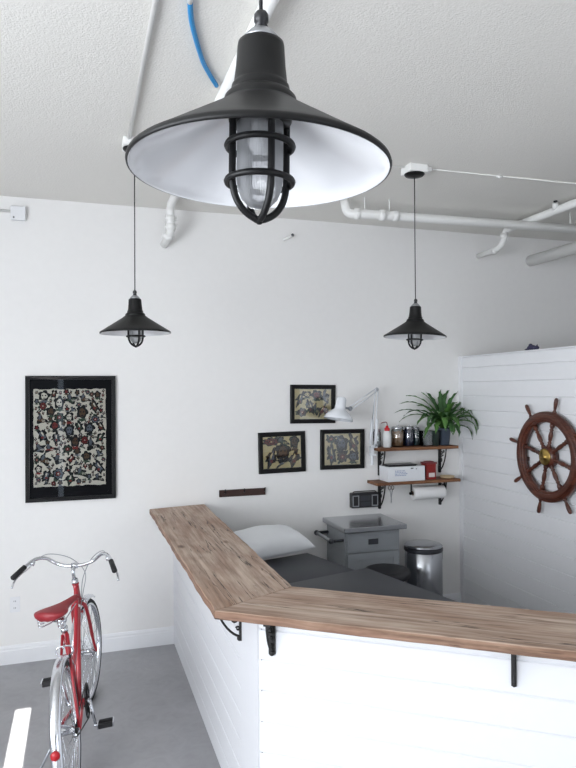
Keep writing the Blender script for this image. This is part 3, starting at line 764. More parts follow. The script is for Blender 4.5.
# square glass vase
t = empty('glass_vase', (2.925, 5.09, SU), label='square clear glass vase between the jars and the pots', cat='vase')
b = B().box(-0.052, 0.052, -0.045, 0.045, 0, 0.008)
b.box(-0.052, -0.047, -0.045, 0.045, 0.008, 0.135); b.box(0.047, 0.052, -0.045, 0.045, 0.008, 0.135)
b.box(-0.047, 0.047, -0.045, -0.040, 0.008, 0.135); b.box(-0.047, 0.047, 0.040, 0.045, 0.008, 0.135); b.build('vase_body', 'jar_glass', t, bevel=0.001)
# pots
t = empty('plant_pot', (2.998, 5.045, SU), label='narrow dark green pot under the fern leaves left of the slate pot', cat='pot')
b = B().lathe([(0.022, 0), (0.028, 0.004), (0.034, 0.115), (0.037, 0.118), (0.037, 0.132), (0.033, 0.132), (0.031, 0.118), (0.0, 0.116)], 24); b.build('pot_body', 'dark_pot', t)
t = empty('potted_fern', (3.105, 5.085, SU), label='lush green strap-leaved fern in a slate grey pot on the upper shelf', cat='plant')
b = B().lathe([(0.042, 0), (0.048, 0.004), (0.060, 0.130), (0.066, 0.132), (0.067, 0.155), (0.062, 0.155), (0.058, 0.134), (0.0, 0.132)], 32); b.build('pot', 'slate_pot', t)
b = B().lathe([(0.057, 0.125), (0.057, 0.140), (0.0, 0.145)], 24); b.build('soil', 'soil', t)
lf = random.Random(9)
def leaf(az, L, rise, droop, wd, parent, dark):
    """arched strap leaf with a folded, wavy blade"""
    d = Vector((math.cos(az), math.sin(az), 0)); s = Vector((-d.y, d.x, 0)); n = 18; vs = []; fs = []
    x = 0.012; z = 0.135; L *= 1.18; wd *= 1.5; a = rise; pts = []
    for i in range(n+1):
        pts.append((x, z)); u = i/n; a = rise-(rise+droop)*(u**1.35)
        x += math.cos(a)*L/n; z += math.sin(a)*L/n
    ph = lf.random()*6
    for i, (x, z) in enumerate(pts):
        u = i/n; wv = wd*(0.35+0.9*math.sin(PI*min(1, u*0.92+0.06)))*(1 if u < 0.86 else (1-u)/0.14+0.05)
        ru = 0.22*wd*math.sin(u*34+ph); bend = 0.03*math.sin(ph*1.7)*u*u
        c = d*x+s*bend+Vector((0, 0, z))
        for k in (-1, 0, 1):
            vs.append(c+s*(k*wv+ (ru if k else 0))+Vector((0, 0, (abs(k)*wv*0.35)+k*ru*1.0)))
    for i in range(n):
        for k in (0, 1): fs.append((i*3+k, i*3+k+1, (i+1)*3+k+1, (i+1)*3+k))
    b = B().add(vs, fs, True)
    o = b.build('leaf', 'leaf_dark' if dark else 'leaf', parent)
    md = o.modifiers.new('thick', 'SOLIDIFY'); md.thickness = 0.0012
    # keep the leaves off the wall
    lim = D-0.01-5.085
    for v in o.data.vertices:
        if v.co.y > lim-0.03: v.co.y = lim-0.03+0.028*math.tanh((v.co.y-lim+0.03)/0.06)
    for v in o.data.vertices:
        if v.co.x > 0.17: v.co.x = 0.17+0.045*math.tanh((v.co.x-0.17)/0.05)
    return o
LVX = [(-95, 0.24, 48, 95, .016), (-110, 0.30, 50, 92, .015), (-80, 0.24, 40, 96, .014), (-40, 0.34, 46, 92, .014), (225, 0.30, 50, 92, .014), (-25, 0.28, 30, 92, .012), (214, 0.34, 40, 88, .012)]
LV = LVX + [  # azimuth deg, length, rise deg, droop deg, half width
 (178, 0.46, 62, 22, .011), (186, 0.50, 44, 24, .009), (200, 0.36, 52, 60, .012), (165, 0.42, 74, 5, .012), (210, 0.36, 60, 78, .013),
 (190, 0.44, 54, 40, .010), (150, 0.34, 82, -30, .014), (120, 0.36, 84, -20, .014), (60, 0.40, 82, -10, .015), (35, 0.40, 74, -14, .015),
 (15, 0.40, 66, 16, .012), (0, 0.46, 56, 46, .010), (-12, 0.44, 48, 30, .009), (-30, 0.38, 52, 76, .013), (-48, 0.36, 60, 88, .014),
 (-100, 0.32, 62, 84, .016), (-120, 0.34, 60, 90, .016), (-75, 0.30, 70, 60, .015), (220, 0.30, 66, 84, .013), (240, 0.28, 74, 40, .016),
 (-90, 0.30, 84, 0, .017), (90, 0.34, 86, -40, .015), (25, 0.30, 80, 10, .014), (155, 0.30, 78, 10, .015), (-20, 0.34, 66, 64, .012), (195, 0.32, 72, 70, .012),
 (-140, 0.26, 78, 30, .016), (-60, 0.27, 80, 24, .016), (5, 0.50, 50, 38, .008), (172, 0.40, 50, 50, .009), (70, 0.30, 76, 30, .014), (205, 0.24, 80, 0, .016)]
for az, L, rs_, dr, wd in LV: leaf(R(az), L, R(rs_), R(dr), wd, t, lf.random() < 0.45)

# lower shelf contents
t = empty('supply_box', (2.682, 5.08, SLo), label='white cardboard supply box with faint blue print on the lower shelf', cat='box')
b = B().box(-0.178, 0.178, -0.085, 0.085, 0, 0.128); b.build('carton', 'box_white', t, bevel=0.003)
b = B(); rr = random.Random(5)
for k in range(4):
    x = -0.11
    while x < -0.01-(0.02 if k == 3 else 0):
        wd = rr.uniform(0.006, 0.02); b.box(x, x+wd, -0.0858, -0.0850, 0.05+k*0.013, 0.056+k*0.013); x += wd+0.005
b.build('printed_text', 'print_blue', t)
b = B().box(0.04, 0.065, -0.0862, -0.085, 0.105, 0.115); b.box(0.09, 0.10, -0.0862, -0.085, 0.10, 0.108); b.build('closure_tab', 'slot_dark', t)
t = empty('glasses_case', (2.655, 5.07, SLo+0.128), label='flat dark tray lying on top of the white supply box', cat='tray')
b = B().box(-0.13, 0.13, -0.06, 0.06, 0, 0.008); b.box(-0.138, 0.138, -0.066, 0.066, 0.008, 0.016); b.build('tray_body', 'black_plastic', t, bevel=0.003); t.name = 'flat_tray'
t = empty('sharps_container', (2.940, 5.07, SLo), label='red plastic sharps container with a white label beside the white box', cat='container')
b = B().prism([(-0.048, -0.045), (0.048, -0.045), (0.052, 0.045), (-0.052, 0.045)], 0, 0.135); b.build('container_body', 'red_box', t, bevel=0.004)
b = B().box(-0.056, 0.056, -0.050, 0.050, 0.135, 0.150); b.box(-0.035, 0.035, -0.03, 0.03, 0.15, 0.158); b.build('lid', 'cap_dark_red', t, bevel=0.003)
b = B().box(-0.024, 0.034, -0.0475, -0.0445, 0.022, 0.058); b.build('sticker', 'label_white', t, label='white sticker')
t = empty('small_dish', (3.120, 5.06, SLo), label='shallow tan wooden dish at the right end of the lower shelf', cat='dish')
b = B().lathe([(0.040, 0), (0.055, 0.004), (0.068, 0.020), (0.065, 0.020), (0.050, 0.008), (0.0, 0.007)], 32); b.build('dish_body', 'dish_tan', t)

# paper towel on a rod under the lower shelf
zc = 1.092; yc = 5.075
t = empty('towel_holder', (2.93, yc, SLo-0.026), label='black metal rod holder fixed under the lower shelf', cat='holder')
b = B().bar((2.762, yc, zc), (3.110, yc, zc), 0.006); b.ball((2.762, yc, zc), 0.014, 10); b.build('rod', 'black_metal', t, world=True)
for x in (2.768, 3.104):
    b = B().box(x-0.003, x+0.003, yc-0.008, yc+0.008, zc-0.006, SLo-0.026); b.build('arm', 'black_metal', t, world=True)
t = empty('paper_towel_roll', (2.935, yc, zc), label='white paper towel roll hanging under the lower shelf', cat='paper towel')
prof = [(0.019, -0.152), (0.055, -0.152), (0.056, -0.149), (0.056, 0.149), (0.055, 0.152), (0.019, 0.152), (0.019, -0.152)]
b = B().lathe(prof, 40, Matrix.Rotation(R(90), 4, 'Y'), cap=False); b.build('paper', 'paper_roll', t)
b = B().lathe([(0.0175, -0.153), (0.019, -0.153), (0.019, 0.153), (0.0175, 0.153), (0.0175, -0.153)], 24, Matrix.Rotation(R(90), 4, 'Y'), cap=False); b.build('core', 'core_card', t)
# scissors hanging by the left bracket
t = empty('scissors', (2.545, 5.02, SLo-0.03), label='slim steel shears hanging under the lower shelf beside the left bracket', cat='scissors')
b = B().tube([(0, 0.004, 0.004), (0, 0, -0.006)], 0.002, 6)
for s_ in (-1, 1):
    b.tube([(s_*0.014+0.012*math.cos(a), 0, -0.022+0.017*math.sin(a)) for a in [2*PI*k/16 for k in range(16)]], 0.003, 6, closed=True)
b.build('handle', 'shelf_edge_dark', t)
b = B()
for s_ in (-1, 1): b.tube([(s_*0.014, s_*0.002, -0.038), (s_*0.003, s_*0.002, -0.09), (-s_*0.003, s_*0.002, -0.155)], [0.0035, 0.005, 0.001], 6)
b.build('blade', 'alu', t)

# power unit on the wall
t = empty('wall_radio', (2.356, D, 1.045), label='black wall-mounted radio with two silver square frames, above the cart', cat='radio')
b = B().box(-0.132, 0.120, -0.06, -0.001, -0.062, 0.068); b.build('case', 'black_plastic', t, bevel=0.008)
for s_ in (-1, 1):
    cx = s_*0.090-0.006; b = B(); hw, hh, tw = 0.030, 0.048, 0.008
    b.box(cx-hw, cx-hw+tw, -0.066, -0.058, -hh, hh); b.box(cx+hw-tw, cx+hw, -0.066, -0.058, -hh, hh)
    b.box(cx-hw+tw, cx+hw-tw, -0.066, -0.058, hh-tw, hh); b.box(cx-hw+tw, cx+hw-tw, -0.066, -0.058, -hh, -hh+tw)
    b.build('speaker_frame', 'alu', t, bevel=0.001, label='silver square frame')
b = B().box(-0.05, 0.045, -0.064, -0.058, 0.0, 0.042); b.box(-0.05, 0.045, -0.064, -0.058, -0.045, -0.01); b.build('front_panel', 'dark_grey_plastic', t, bevel=0.002)
b = B().tube([(-0.11, -0.03, 0.068), (-0.10, -0.03, 0.078), (0.10, -0.03, 0.078), (0.11, -0.03, 0.068)], 0.004, 8); b.build('handle', 'black_plastic', t)

# ------------------------------------------------------------------ architect lamp
t = empty('desk_lamp', (2.385, 5.06, 1.43), label='white articulated desk lamp clamped to the left end of the upper shelf', cat='lamp')
bx, by = 2.385, 5.06
b = B(); b.box(bx-0.018, bx+0.040, by-0.02, by+0.02, 1.440, 1.452); b.box(bx-0.018, bx+0.010, by-0.02, by+0.02, 1.452, SU+0.012); b.box(bx-0.018, bx+0.045, by-0.02, by+0.02, SU+0.001, SU+0.012)
b.bar((bx, by, 1.36), (bx, by, 1.46), 0.013, 12); b.build('clamp', 'lamp_white', t, world=True, bevel=0.002)
E0, E1, E2 = Vector((bx+0.01, by, 1.515)), Vector((2.432, 5.055, 2.005)), Vector((2.128, 4.925, 1.850))
def arm(p, q, off, r, nm):
    b = B(); d = (q-p).normalized(); s = Vector((0, 1, 0)).cross(d).normalized()*off
    b.bar(p+s, q+s, r, 8); b.bar(p-s, q-s, r, 8); b.ball(p, off+0.006, 8, (1, .7, 1)); b.ball(q, off+0.006, 8, (1, .7, 1)); return b.build(nm, 'lamp_white', t, world=True)
arm(E0, E1, 0.013, 0.0055, 'lower_arm'); arm(E1, E2, 0.013, 0.005, 'upper_arm')
b = B(); lo = E0+(E1-E0)*0.05; hi = E0+(E1-E0)*0.48
b.tube([lo+(hi-lo)*u+Vector((0.024*1 if True else 0, 0, 0)) for u in (0, 1)], 0.011, 10); b.tube([lo+(hi-lo)*u+Vector((-0.026, 0, 0)) for u in (0, 1)], 0.011, 10); b.build('spring_cover', 'lamp_white', t, world=True)
b = B(); p = E1+(E0-E1)*0.08+Vector((-0.012, 0.0, 0.0)); q = E0+(E1-E0)*0.46+Vector((-0.022, 0, 0)); b.tube([p, q], 0.004, 8)
p = E1+Vector((0, 0, -.012)); q = E1+(E2-E1)*0.5+Vector((0, 0, -0.02)); b.tube([p, q], 0.004, 8); b.build('spring', 'spring_grey', t, world=True)
# head: cone opening downward, slightly to the left
hc = Vector((2.012, 4.90, 1.768)); ax = Vector((0.19, 0.06, 0.97)).normalized()
Mh = Matrix.Translation(hc) @ ax.to_track_quat('Z', 'Y').to_matrix().to_4x4()
b = B().lathe([(0.118, -0.006), (0.120, 0.0), (0.118, 0.010), (0.105, 0.030), (0.072, 0.062), (0.046, 0.080), (0.044, 0.100), (0.040, 0.165), (0.030, 0.180), (0.0, 0.184)], 40, Mh, cap=False)
b.lathe([(0.118, -0.006), (0.115, 0.0), (0.102, 0.026), (0.070, 0.056), (0.0, 0.078)], 40, Mh, cap=False)
b.build('lamp_head', 'lamp_white', t, world=True)
b = B().ball(Mh @ Vector((0, 0, 0.02)), 0.03, 10); b.build('bulb', 'white_plastic', t, world=True)
b = B().tube([E2, (E2+Vector(Mh @ Vector((0.04, 0, 0.10))))/2+Vector((0, 0, 0.0)), Mh @ Vector((0.03, 0, 0.10))], 0.010, 8); b.ball(E2, 0.02, 8); b.build('head_joint', 'spring_grey', t, world=True)

# ------------------------------------------------------------------ massage table and pillow
ub = Vector((0.2600, -0.9656, 0)); vb = Vector((-0.9656, -0.2600, 0))
o0 = Vector((1.869, 4.058, 0))   # ridge, right side
t = empty('massage_table', (1.66, 4.2, 0), label='charcoal vinyl treatment table behind the wooden bar', cat='treatment table')
def pad(s0, s1, z0, z1, name):
    """cushion from s0 to s1 along ub (0 at the ridge), rounded"""
    W = 0.70; th = 0.085; b = B(); prof = []
    secs = []
    n = 7
    for (s_, z_, sc) in [(s0, z0, 0)]+[(s0+(s1-s0)*u, z0+(z1-z0)*u, 1) for u in (0.0, 0.03, 0.5, 0.97, 1.0)]+[(s1, z1, 0)]:
        secs.append((s_, z_))
    k = 0.018
    ring = [(k*0.3, -th+k*0.3), (0, -th+k), (0, -k), (k*0.3, -k*0.3), (k, 0), (W-k, 0), (W-k*0.3, -k*0.3), (W, -k), (W, -th+k), (W-k*0.3, -th+k*0.3), (W-k, -th), (k, -th)]
    vs = []; rows = [(0.0, k), (0.006, k*0.4), (k, 0.0), (1-k, 0.0)]
    L = (s1-s0)
    for d, ins in [(0.0, 0.014), (0.005, 0.005), (0.016, 0.0), (L-0.016, 0.0), (L-0.005, 0.005), (L, 0.014)]:
        s_ = s0+d; zt = z0+(z1-z0)*(d/L)
        for (a, z_) in ring:
            aa = ins+(a/W)*(W-2*ins); zz = -th/2+(z_+th/2)*(1-2*ins/th)
            vs.append(o0+ub*s_+vb*aa+Vector((0, 0, zt+zz)))
    m = len(ring); fs = []
    for i in range(5):
        for q in range(m): fs.append((i*m+q, i*m+(q+1) % m, (i+1)*m+(q+1) % m, (i+1)*m+q))
    fs += [tuple(range(m))[::-1], tuple(range(5*m, 6*m))]
    b.add(vs, fs, False); o = b.build(name, 'vinyl', t, world=True)
    for p in o.data.polygons: p.use_smooth = len(p.vertices) == 4
    return o
pad(-0.71, -0.03, 0.745, 0.745, 'head_cushion'); pad(0.0, 1.15, 0.790, 0.775, 'body_cushion')
b = B()
Mb = Matrix(((ub.x, vb.x, 0, o0.x), (ub.y, vb.y, 0, o0.y), (0, 0, 1, 0), (0, 0, 0, 1)))
b.box(-0.68, 1.10, 0.04, 0.66, 0.60, 0.659, Mb); b.build('table_frame', 'black_metal', t, world=True)
for s_ in (-0.64, 1.02):
    for v_ in (0.08, 0.58):
        b = B().box(s_, s_+0.05, v_, v_+0.05, 0, 0.6, Mb); b.build('leg', 'black_metal', t, world=True)
b = B().box(0.02, 1.08, 0.1, 0.6, 0.659, 0.692, Mb); b.build('tilt_support', 'black_metal', t, world=True)

def pillow():
    t = empty('pillow', (1.325, 4.735, 0.775), (R(7), R(-2), R(13)), 'white cotton pillow lying on the head of the charcoal treatment table', 'pillow')
    b = B(); nu, nv = 36, 26; W, H, T = 0.335, 0.215, 0.125; rr = random.Random(2)
    for side in (1, -1):
        vs = []; fs = []
        for j in range(nv+1):
            for i in range(nu+1):
                u, v = -1+2*i/nu, -1+2*j/nv
                ex = (1-abs(u)**2.6)*(1-abs(v)**2.6); ex = max(ex, 0)**0.5
                sx = W*u*(1-0.10*(1-u*u)*0-0.07*(1-abs(u))*0)*(1-0.06*(1-v*v)*abs(u)**4)
                sy = H*v*(1-0.10*(1-u*u)*abs(v)**4)
                wr = 0.004*math.sin(9*u+4*v*v)*ex + 0.006*math.sin(14*v+5*u)*ex*(abs(u) > 0.3)*(abs(u)-.3)
                zt = T*ex*(1.0 if side > 0 else 0.42) + (wr if side > 0 else 0)
                vs.append((sx, sy, T*0.42+0.004+side*zt))
        for j in range(nv):
            for i in range(nu):
                a = j*(nu+1)+i; fs.append((a, a+1, a+nu+2, a+nu+1))
        b.add(vs, fs, True)
    b.build('pillow_case', 'pillow_cotton', t)
    return t
pillow()

# ------------------------------------------------------------------ grey cart
t = empty('tool_cart', (2.275, 4.95, 0), label='grey metal cabinet cart with a steel top and side handle', cat='cart')
b = B().box(2.005, 2.49, 4.77, 5.16, 0.08, 0.875); b.build('cabinet_body', 'cart_grey', t, world=True, bevel=0.004)
b = B().box(1.972, 2.520, 4.695, 5.18, 0.876, 0.915); b.build('worktop', 'steel_top', t, world=True, bevel=0.004, label='brushed steel top')
b = B().box(2.02, 2.475, 4.752, 4.769, 0.705, 0.860); b.box(2.04, 2.455, 4.748, 4.7525, 0.725, 0.840); dr = b.build('drawer', 'cart_grey', t, world=True, bevel=0.002)
def sub(b, name, m, part, thing_, bevel=0.001):
    o = b.build(name, m, part, bevel=bevel)
    for v in o.data.vertices: v.co -= thing_.location
    return o
sub(B().box(2.20, 2.285, 4.740, 4.7475, 0.762, 0.806), 'drawer_pull', 'dark_grey_plastic', dr, t)
b = B().box(2.02, 2.475, 4.752, 4.769, 0.11, 0.695)
b.box(2.02, 2.07, 4.744, 4.7525, 0.11, 0.695); b.box(2.425, 2.475, 4.744, 4.7525, 0.11, 0.695); b.box(2.07, 2.425, 4.744, 4.7525, 0.64, 0.695); b.box(2.07, 2.425, 4.744, 4.7525, 0.11, 0.17)
dd = b.build('door', 'cart_grey', t, world=True, bevel=0.002)
sub(B().box(2.432, 2.462, 4.738, 4.7515, 0.42, 0.50), 'door_pull', 'dark_grey_plastic', dd, t)
b = B().tube([(1.90, 4.80, 0.80), (1.90, 5.13, 0.80)], 0.014, 12); b.build('side_handle', 'alu', t, world=True)
for y in (4.80, 5.13):
    b = B().tube([(2.005, y, 0.80), (1.90, y, 0.80)], 0.012, 10); b.ball((1.90, y, 0.80), 0.022, 10); b.build('handle_end', 'dark_grey_plastic', t, world=True)
for x in (2.05, 2.445):
    for y in (4.82, 5.11):
        b = B().lathe([(0.03, -0.012), (0.033, -0.006), (0.033, 0.006), (0.03, 0.012)], 20, Matrix.Translation((x, y, 0.0335)) @ Matrix.Rotation(R(90), 4, 'Y'))
        b.box(x-0.02, x+0.02, y-0.015, y+0.015, 0.068, 0.08); b.box(x-0.018, x-0.014, y-0.01, y+0.01, 0.03, 0.07); b.box(x+0.014, x+0.018, y-0.01, y+0.01, 0.03, 0.07)
        b.build('caster', 'dark_grey_plastic', t, world=True)

# stool
t = empty('round_stool', (2.265, 4.54, 0), label='round black padded stool in front of the grey cart', cat='stool')
b = B().lathe([(0.12, 0.550), (0.165, 0.555), (0.176, 0.570), (0.178, 0.595), (0.170, 0.613), (0.14, 0.621), (0.0, 0.623)], 40); b.build('seat', 'vinyl_stool', t)
b = B().lathe([(0.025, 0.10), (0.025, 0.30), (0.016, 0.302), (0.016, 0.551)], 20); b.build('gas_lift', 'chrome', t)
for k in range(5):
    a = 2*PI*k/5+0.3; b = B().tube([(0, 0, 0.115), (0.14*math.cos(a), 0.14*math.sin(a), 0.09), (0.22*math.cos(a), 0.22*math.sin(a), 0.062)], [0.022, 0.017, 0.012], 10); lg = b.build('leg', 'chrome', t)
    b = B().ball((0.22*math.cos(a), 0.22*math.sin(a), 0.026), 0.026, 10); b.build('caster', 'black_plastic', lg)

# trash can
t = empty('trash_can', (2.790, 4.91, 0), label='round stainless steel pedal trash can beside the grey cart', cat='trash can')
r_ = 0.158
b = B().lathe([(r_, 0.035), (r_, 0.630), (r_-0.004, 0.633)], 48, cap=True); b.build('bin_body', 'steel_can', t)
b = B().lathe([(r_+0.004, 0.0), (r_+0.005, 0.004), (r_+0.005, 0.033), (r_, 0.036)], 48); b.build('base_ring', 'black_plastic', t)
b = B().lathe([(r_+0.003, 0.633), (r_+0.006, 0.637), (r_+0.006, 0.657), (r_+0.002, 0.663)], 48); b.build('collar', 'dark_grey_plastic', t)
b = B().lathe([(r_+0.001, 0.664), (r_+0.001, 0.679), (r_-0.010, 0.689), (r_-0.04, 0.697), (0.05, 0.703), (0.0, 0.704)], 48); b.build('lid', 'steel_can', t)
b = B().box(-0.03, 0.03, -r_-0.045, -r_+0.02, 0.008, 0.020); b.build('pedal', 'black_plastic', t, bevel=0.003)
b = B().box(r_-0.005, r_+0.018, -0.02, 0.02, 0.545, 0.655); b.build('hinge', 'dark_grey_plastic', t, bevel=0.003)

# ------------------------------------------------------------------ ship's wheel on the partition
t = empty('ship_wheel', (PX, 3.950, 1.502), (0, 0, R(-90)), 'dark varnished wooden ship wheel with brass hub on the white shiplap wall', 'ship wheel')
# local frame: x = picture right, z = up, -y = out of the wall
Mw = Matrix.Rotation(R(90), 4, 'X')     # lathe axis z -> -y
def ringp(b, r0, r1, y0, y1, n=72, bev=0.006):
    prof = [(r0, y0), (r1-bev, y0), (r1, y0+bev), (r1, y1-bev), (r1-bev, y1), (r0+bev, y1), (r0, y1-bev), (r0, y0)]
    b.lathe(prof, n, Mw, cap=False)
b = B(); ringp(b, 0.255, 0.334, 0.030, 0.072); ringp(b, 0.274, 0.316, 0.072, 0.080, bev=0.003)
for k in range(8):
    a = R(76+22.5)+k*PI/4; 
b.build('rim', 'helm_wood', t)
b = B().lathe([(0.055, 0.004), (0.075, 0.012), (0.078, 0.060), (0.060, 0.074), (0.050, 0.076), (0.0, 0.076)], 32, Mw); b.build('hub', 'helm_wood', t)
b = B().lathe([(0.060, 0.0755), (0.062, 0.078), (0.054, 0.082), (0.018, 0.084), (0.016, 0.088), (0.008, 0.090), (0.0, 0.09)], 32, Mw); b.build('hub_plate', 'brass', t, label='polished brass plate')
for k in range(8):
    a = R(76.5)+k*PI/4
    d = Vector((math.cos(a), 0, math.sin(a))); q = d.to_track_quat('Z', 'Y').to_matrix().to_4x4()
    Ms = Matrix.Translation((0, -0.052, 0)) @ q
    b = B().lathe([(0.012, 0.070), (0.018, 0.080), (0.014, 0.092), (0.010, 0.098), (0.016, 0.108), (0.010, 0.118), (0.014, 0.130), (0.017, 0.160), (0.013, 0.188), (0.010, 0.195), (0.016, 0.205), (0.010, 0.214), (0.018, 0.232), (0.018, 0.256)], 16, Ms)
    sp = b.build('spoke', 'helm_wood', t)
    b = B().lathe([(0.014, 0.333), (0.016, 0.340), (0.011, 0.348), (0.009, 0.356), (0.012, 0.374), (0.0155, 0.405), (0.0145, 0.430), (0.010, 0.442), (0.0, 0.447)], 16, Ms)
    b.build('handle', 'helm_wood', t)
b = B()
for k in (0, 2, 4, 6):
    a = R(76.5)+k*PI/4+0.39; b.box(0.28*math.cos(a)-0.015, 0.28*math.cos(a)+0.015, -0.032, 0, 0.28*math.sin(a)-0.015, 0.28*math.sin(a)+0.015)
b.build('wall_mount', 'rail_wood', t)

# small dark object on top of the partition
t = empty('ornament', (PX+0.06, 4.25, 2.306), label='small dark blue ornament sitting on top of the white partition', cat='ornament')
b = B(); b.ball((0, 0, 0.022), 0.03, 10, (0.9, 1.6, 0.75)); b.ball((-0.0, -0.05, 0.018), 0.02, 10, (1, 1.4, 0.9)); b.ball((0, 0.015, 0.04), 0.016, 8)
b.tube([(0, -0.055, 0.02), (0, -0.065, 0.045)], [0.012, 0.002], 8); b.tube([(0, 0.03, 0.015), (0, 0.085, 0.012)], [0.014, 0.003], 8)
b.build('figure', 'feather_blue', t)

# ------------------------------------------------------------------ bicycle
HB, LEAN, SC, STEER = R(6.2), R(6.2), 0.962, R(-9)
bk = empty('bicycle', (-0.028, 3.403, 0), label='red vintage step-through bicycle with chrome fenders parked near the back wall', cat='bicycle')
bk.matrix_basis = Matrix.Translation((-0.028, 3.403, 0)) @ Matrix.Rotation(PI/2-HB, 4, 'Z') @ Matrix.Rotation(-LEAN, 4, 'X') @ Matrix.Scale(SC, 4)
axs = Vector((-.36, 0, .93)).normalized(); pv = Vector((.90, 0, .72)); Rs = Matrix.Rotation(STEER, 4, axs)
def steer(v): return pv + (Rs @ (Vector(v)-pv))
def wheel(cx, xf, geared):
    cz = 0.335
    w_ = B(); N = 64
    tp = [(cx+0.322*math.cos(2*PI*k/N), 0, cz+0.322*math.sin(2*PI*k/N)) for k in range(N)]
    wheel_part = B(); 
    # rim first: it is the part that owns the sub-parts
    prof = [(0.295, -0.011), (0.300, -0.015), (0.310, -0.016), (0.311, -0.010), (0.305, 0.0), (0.311, 0.010), (0.310, 0.016), (0.300, 0.015), (0.295, 0.011), (0.293, 0), (0.295, -0.011)]
    Mw2 = Matrix.Translation((cx, 0, cz)) @ Matrix.Rotation(R(90), 4, 'X')
    rim = B().lathe(prof, N, Mw2, cap=False).build('wheel', 'chrome', bk, xf=xf)
    B().tube(tp, 0.0175, 10, closed=True).build('tire', 'rubber', rim, xf=xf)
    hb = B().lathe([(0.012, -0.045), (0.024, -0.040), (0.024, -0.030), (0.014 if not geared else 0.022, -0.026), (0.014 if not geared else 0.024, 0.026), (0.024, 0.030), (0.024, 0.040), (0.012, 0.045)], 20, Mw2)
    hb.bar((cx, -0.06, cz), (cx, 0.06, cz), 0.006); hb.build('hub', 'chrome', rim, xf=xf)
    sp = B()
    for k in range(36):
        a = 2*PI*k/36; sgn = 1 if k % 2 else -1; a2 = a+(0.9 if (k//2) % 2 else -0.9)
        sp.bar((cx+0.022*math.cos(a2), sgn*0.034, cz+0.022*math.sin(a2)), (cx+0.296*math.cos(a), sgn*0.003, cz+0.296*math.sin(a)), 0.0013, 4)
    sp.build('spokes', 'chrome', rim, xf=xf)
ident = lambda v: Vector(v)
wheel(0.0, ident, True); wheel(1.04, steer, False)
def fender(cx, a0, a1, xf, stay_angles):
    cz = 0.335; N = 36; vs = []; fs = []; prof = [(-0.027, 0.345), (-0.026, 0.356), (-0.016, 0.366), (0, 0.369), (0.016, 0.366), (0.026, 0.356), (0.027, 0.345)]
    m = len(prof)
    for i in range(N+1):
        a = a0+(a1-a0)*i/N
        for y, r_ in prof: vs.append((cx+r_*math.cos(a), y, cz+r_*math.sin(a)))
    for i in range(N):
        for k in range(m-1): fs.append((i*m+k, i*m+k+1, (i+1)*m+k+1, (i+1)*m+k))
    o = B().add(vs, fs, True).build('fender', 'fender_steel', bk, xf=xf)
    md = o.modifiers.new('thick', 'SOLIDIFY'); md.thickness = 0.0016
    for a in stay_angles:
        for s_ in (-1, 1):
            B().tube([(cx, s_*0.056, cz), (cx+0.352*math.cos(a), s_*0.029, cz+0.352*math.sin(a))], 0.0028, 6).build('fender_stay', 'chrome', bk, xf=xf)
fender(0.0, R(38), R(194), ident, (R(150), R(185)))
fender(1.04, R(62), R(196), steer, (R(188),))
# frame
f = B()
HT, HBt = Vector((0.832, 0, 0.86)), Vector((0.880, 0, 0.735))
BB_, SCL = Vector((0.43, 0, 0.275)), Vector((0.245, 0, 0.775))
f.bar(HT, HBt, 0.0185, 16); f.bar(HT+Vector((.003, 0, -.01)), HT+Vector((0, 0, 0)), 0.0215, 16); f.bar(HBt, HBt+(HT-HBt)*0.12, 0.0215, 16)
f.bar(HBt+(HT-HBt)*0.22, BB_, 0.0160, 14)
f.tube(smooth_path([HBt+(HT-HBt)*0.80, (0.70, 0, 0.675), (0.52, 0, 0.54), (0.335, 0, 0.512)], 6), 0.0140, 14)
f.bar(BB_, SCL, 0.0155, 14); f.bar(BB_+Vector((0, -0.036, 0)), BB_+Vector((0, 0.036, 0)), 0.021, 16)
for s_ in (-1, 1):
    f.tube([SCL+Vector((0, s_*0.014, -0.03)), (0.12, s_*0.034, 0.52), (0.0, s_*0.058, 0.335)], 0.0078, 8)
    f.tube([BB_+Vector((-0.01, s_*0.022, 0)), (0.30, s_*0.034, 0.285), (0.0, s_*0.060, 0.335)], 0.0085, 8)
f.build('frame', 'bike_red', bk)
B().bar(HBt+(HT-HBt)*0.22+(BB_-HBt)*0.10, HBt+(HT-HBt)*0.22+(BB_-HBt)*0.125, 0.0166, 14).build('frame_band', 'white_plastic', bk, label='white band on the red tube')
B().bar(HT+axs*0.001, HT+axs*0.026, 0.0205, 16).build('headset', 'chrome', bk)
# fork
f = B()
f.tube([HBt+Vector((0.001, 0, -0.012)), HBt+Vector((0.006, 0, -0.03))], 0.018, 12)
for s_ in (-1, 1):
    f.tube(smooth_path([(0.885, s_*0.010, 0.712), (0.893, s_*0.040, 0.690), (0.925, s_*0.050, 0.590), (0.965, s_*0.054, 0.470), (1.005, s_*0.057, 0.380), (1.04, s_*0.058, 0.335)], 5), [0.0125]*6+[0.0115]*10+[0.009]*10, 8)
f.build('fork', 'bike_red', bk, xf=steer)
# caliper brakes
def caliper(c, xf):
    c = Vector(c); b = B()
    for s_ in (-1, 1):
        b.tube(smooth_path([c+Vector((0, 0, 0.012)), c+Vector((0, s_*0.035, 0.006)), c+Vector((0, s_*0.044, -0.02)), c+Vector((0, s_*0.028, -0.045))], 4), 0.005, 8)
    b.bar(c+Vector((0.03, 0, 0.012)), c+Vector((-0.03, 0, 0.012)), 0.006, 8)
    o = b.build('brake_caliper', 'chrome', bk, xf=xf)
    b = B()
    for s_ in (-1, 1): b.box(c.x-0.022, c.x+0.022, c.y+s_*0.024-0.006, c.y+s_*0.024+0.006, c.z-0.052, c.z-0.040)
    b.build('brake_pad', 'rubber', o, xf=xf)
caliper((0.915, 0, 0.722), steer); caliper((0.175, 0, 0.695), ident)
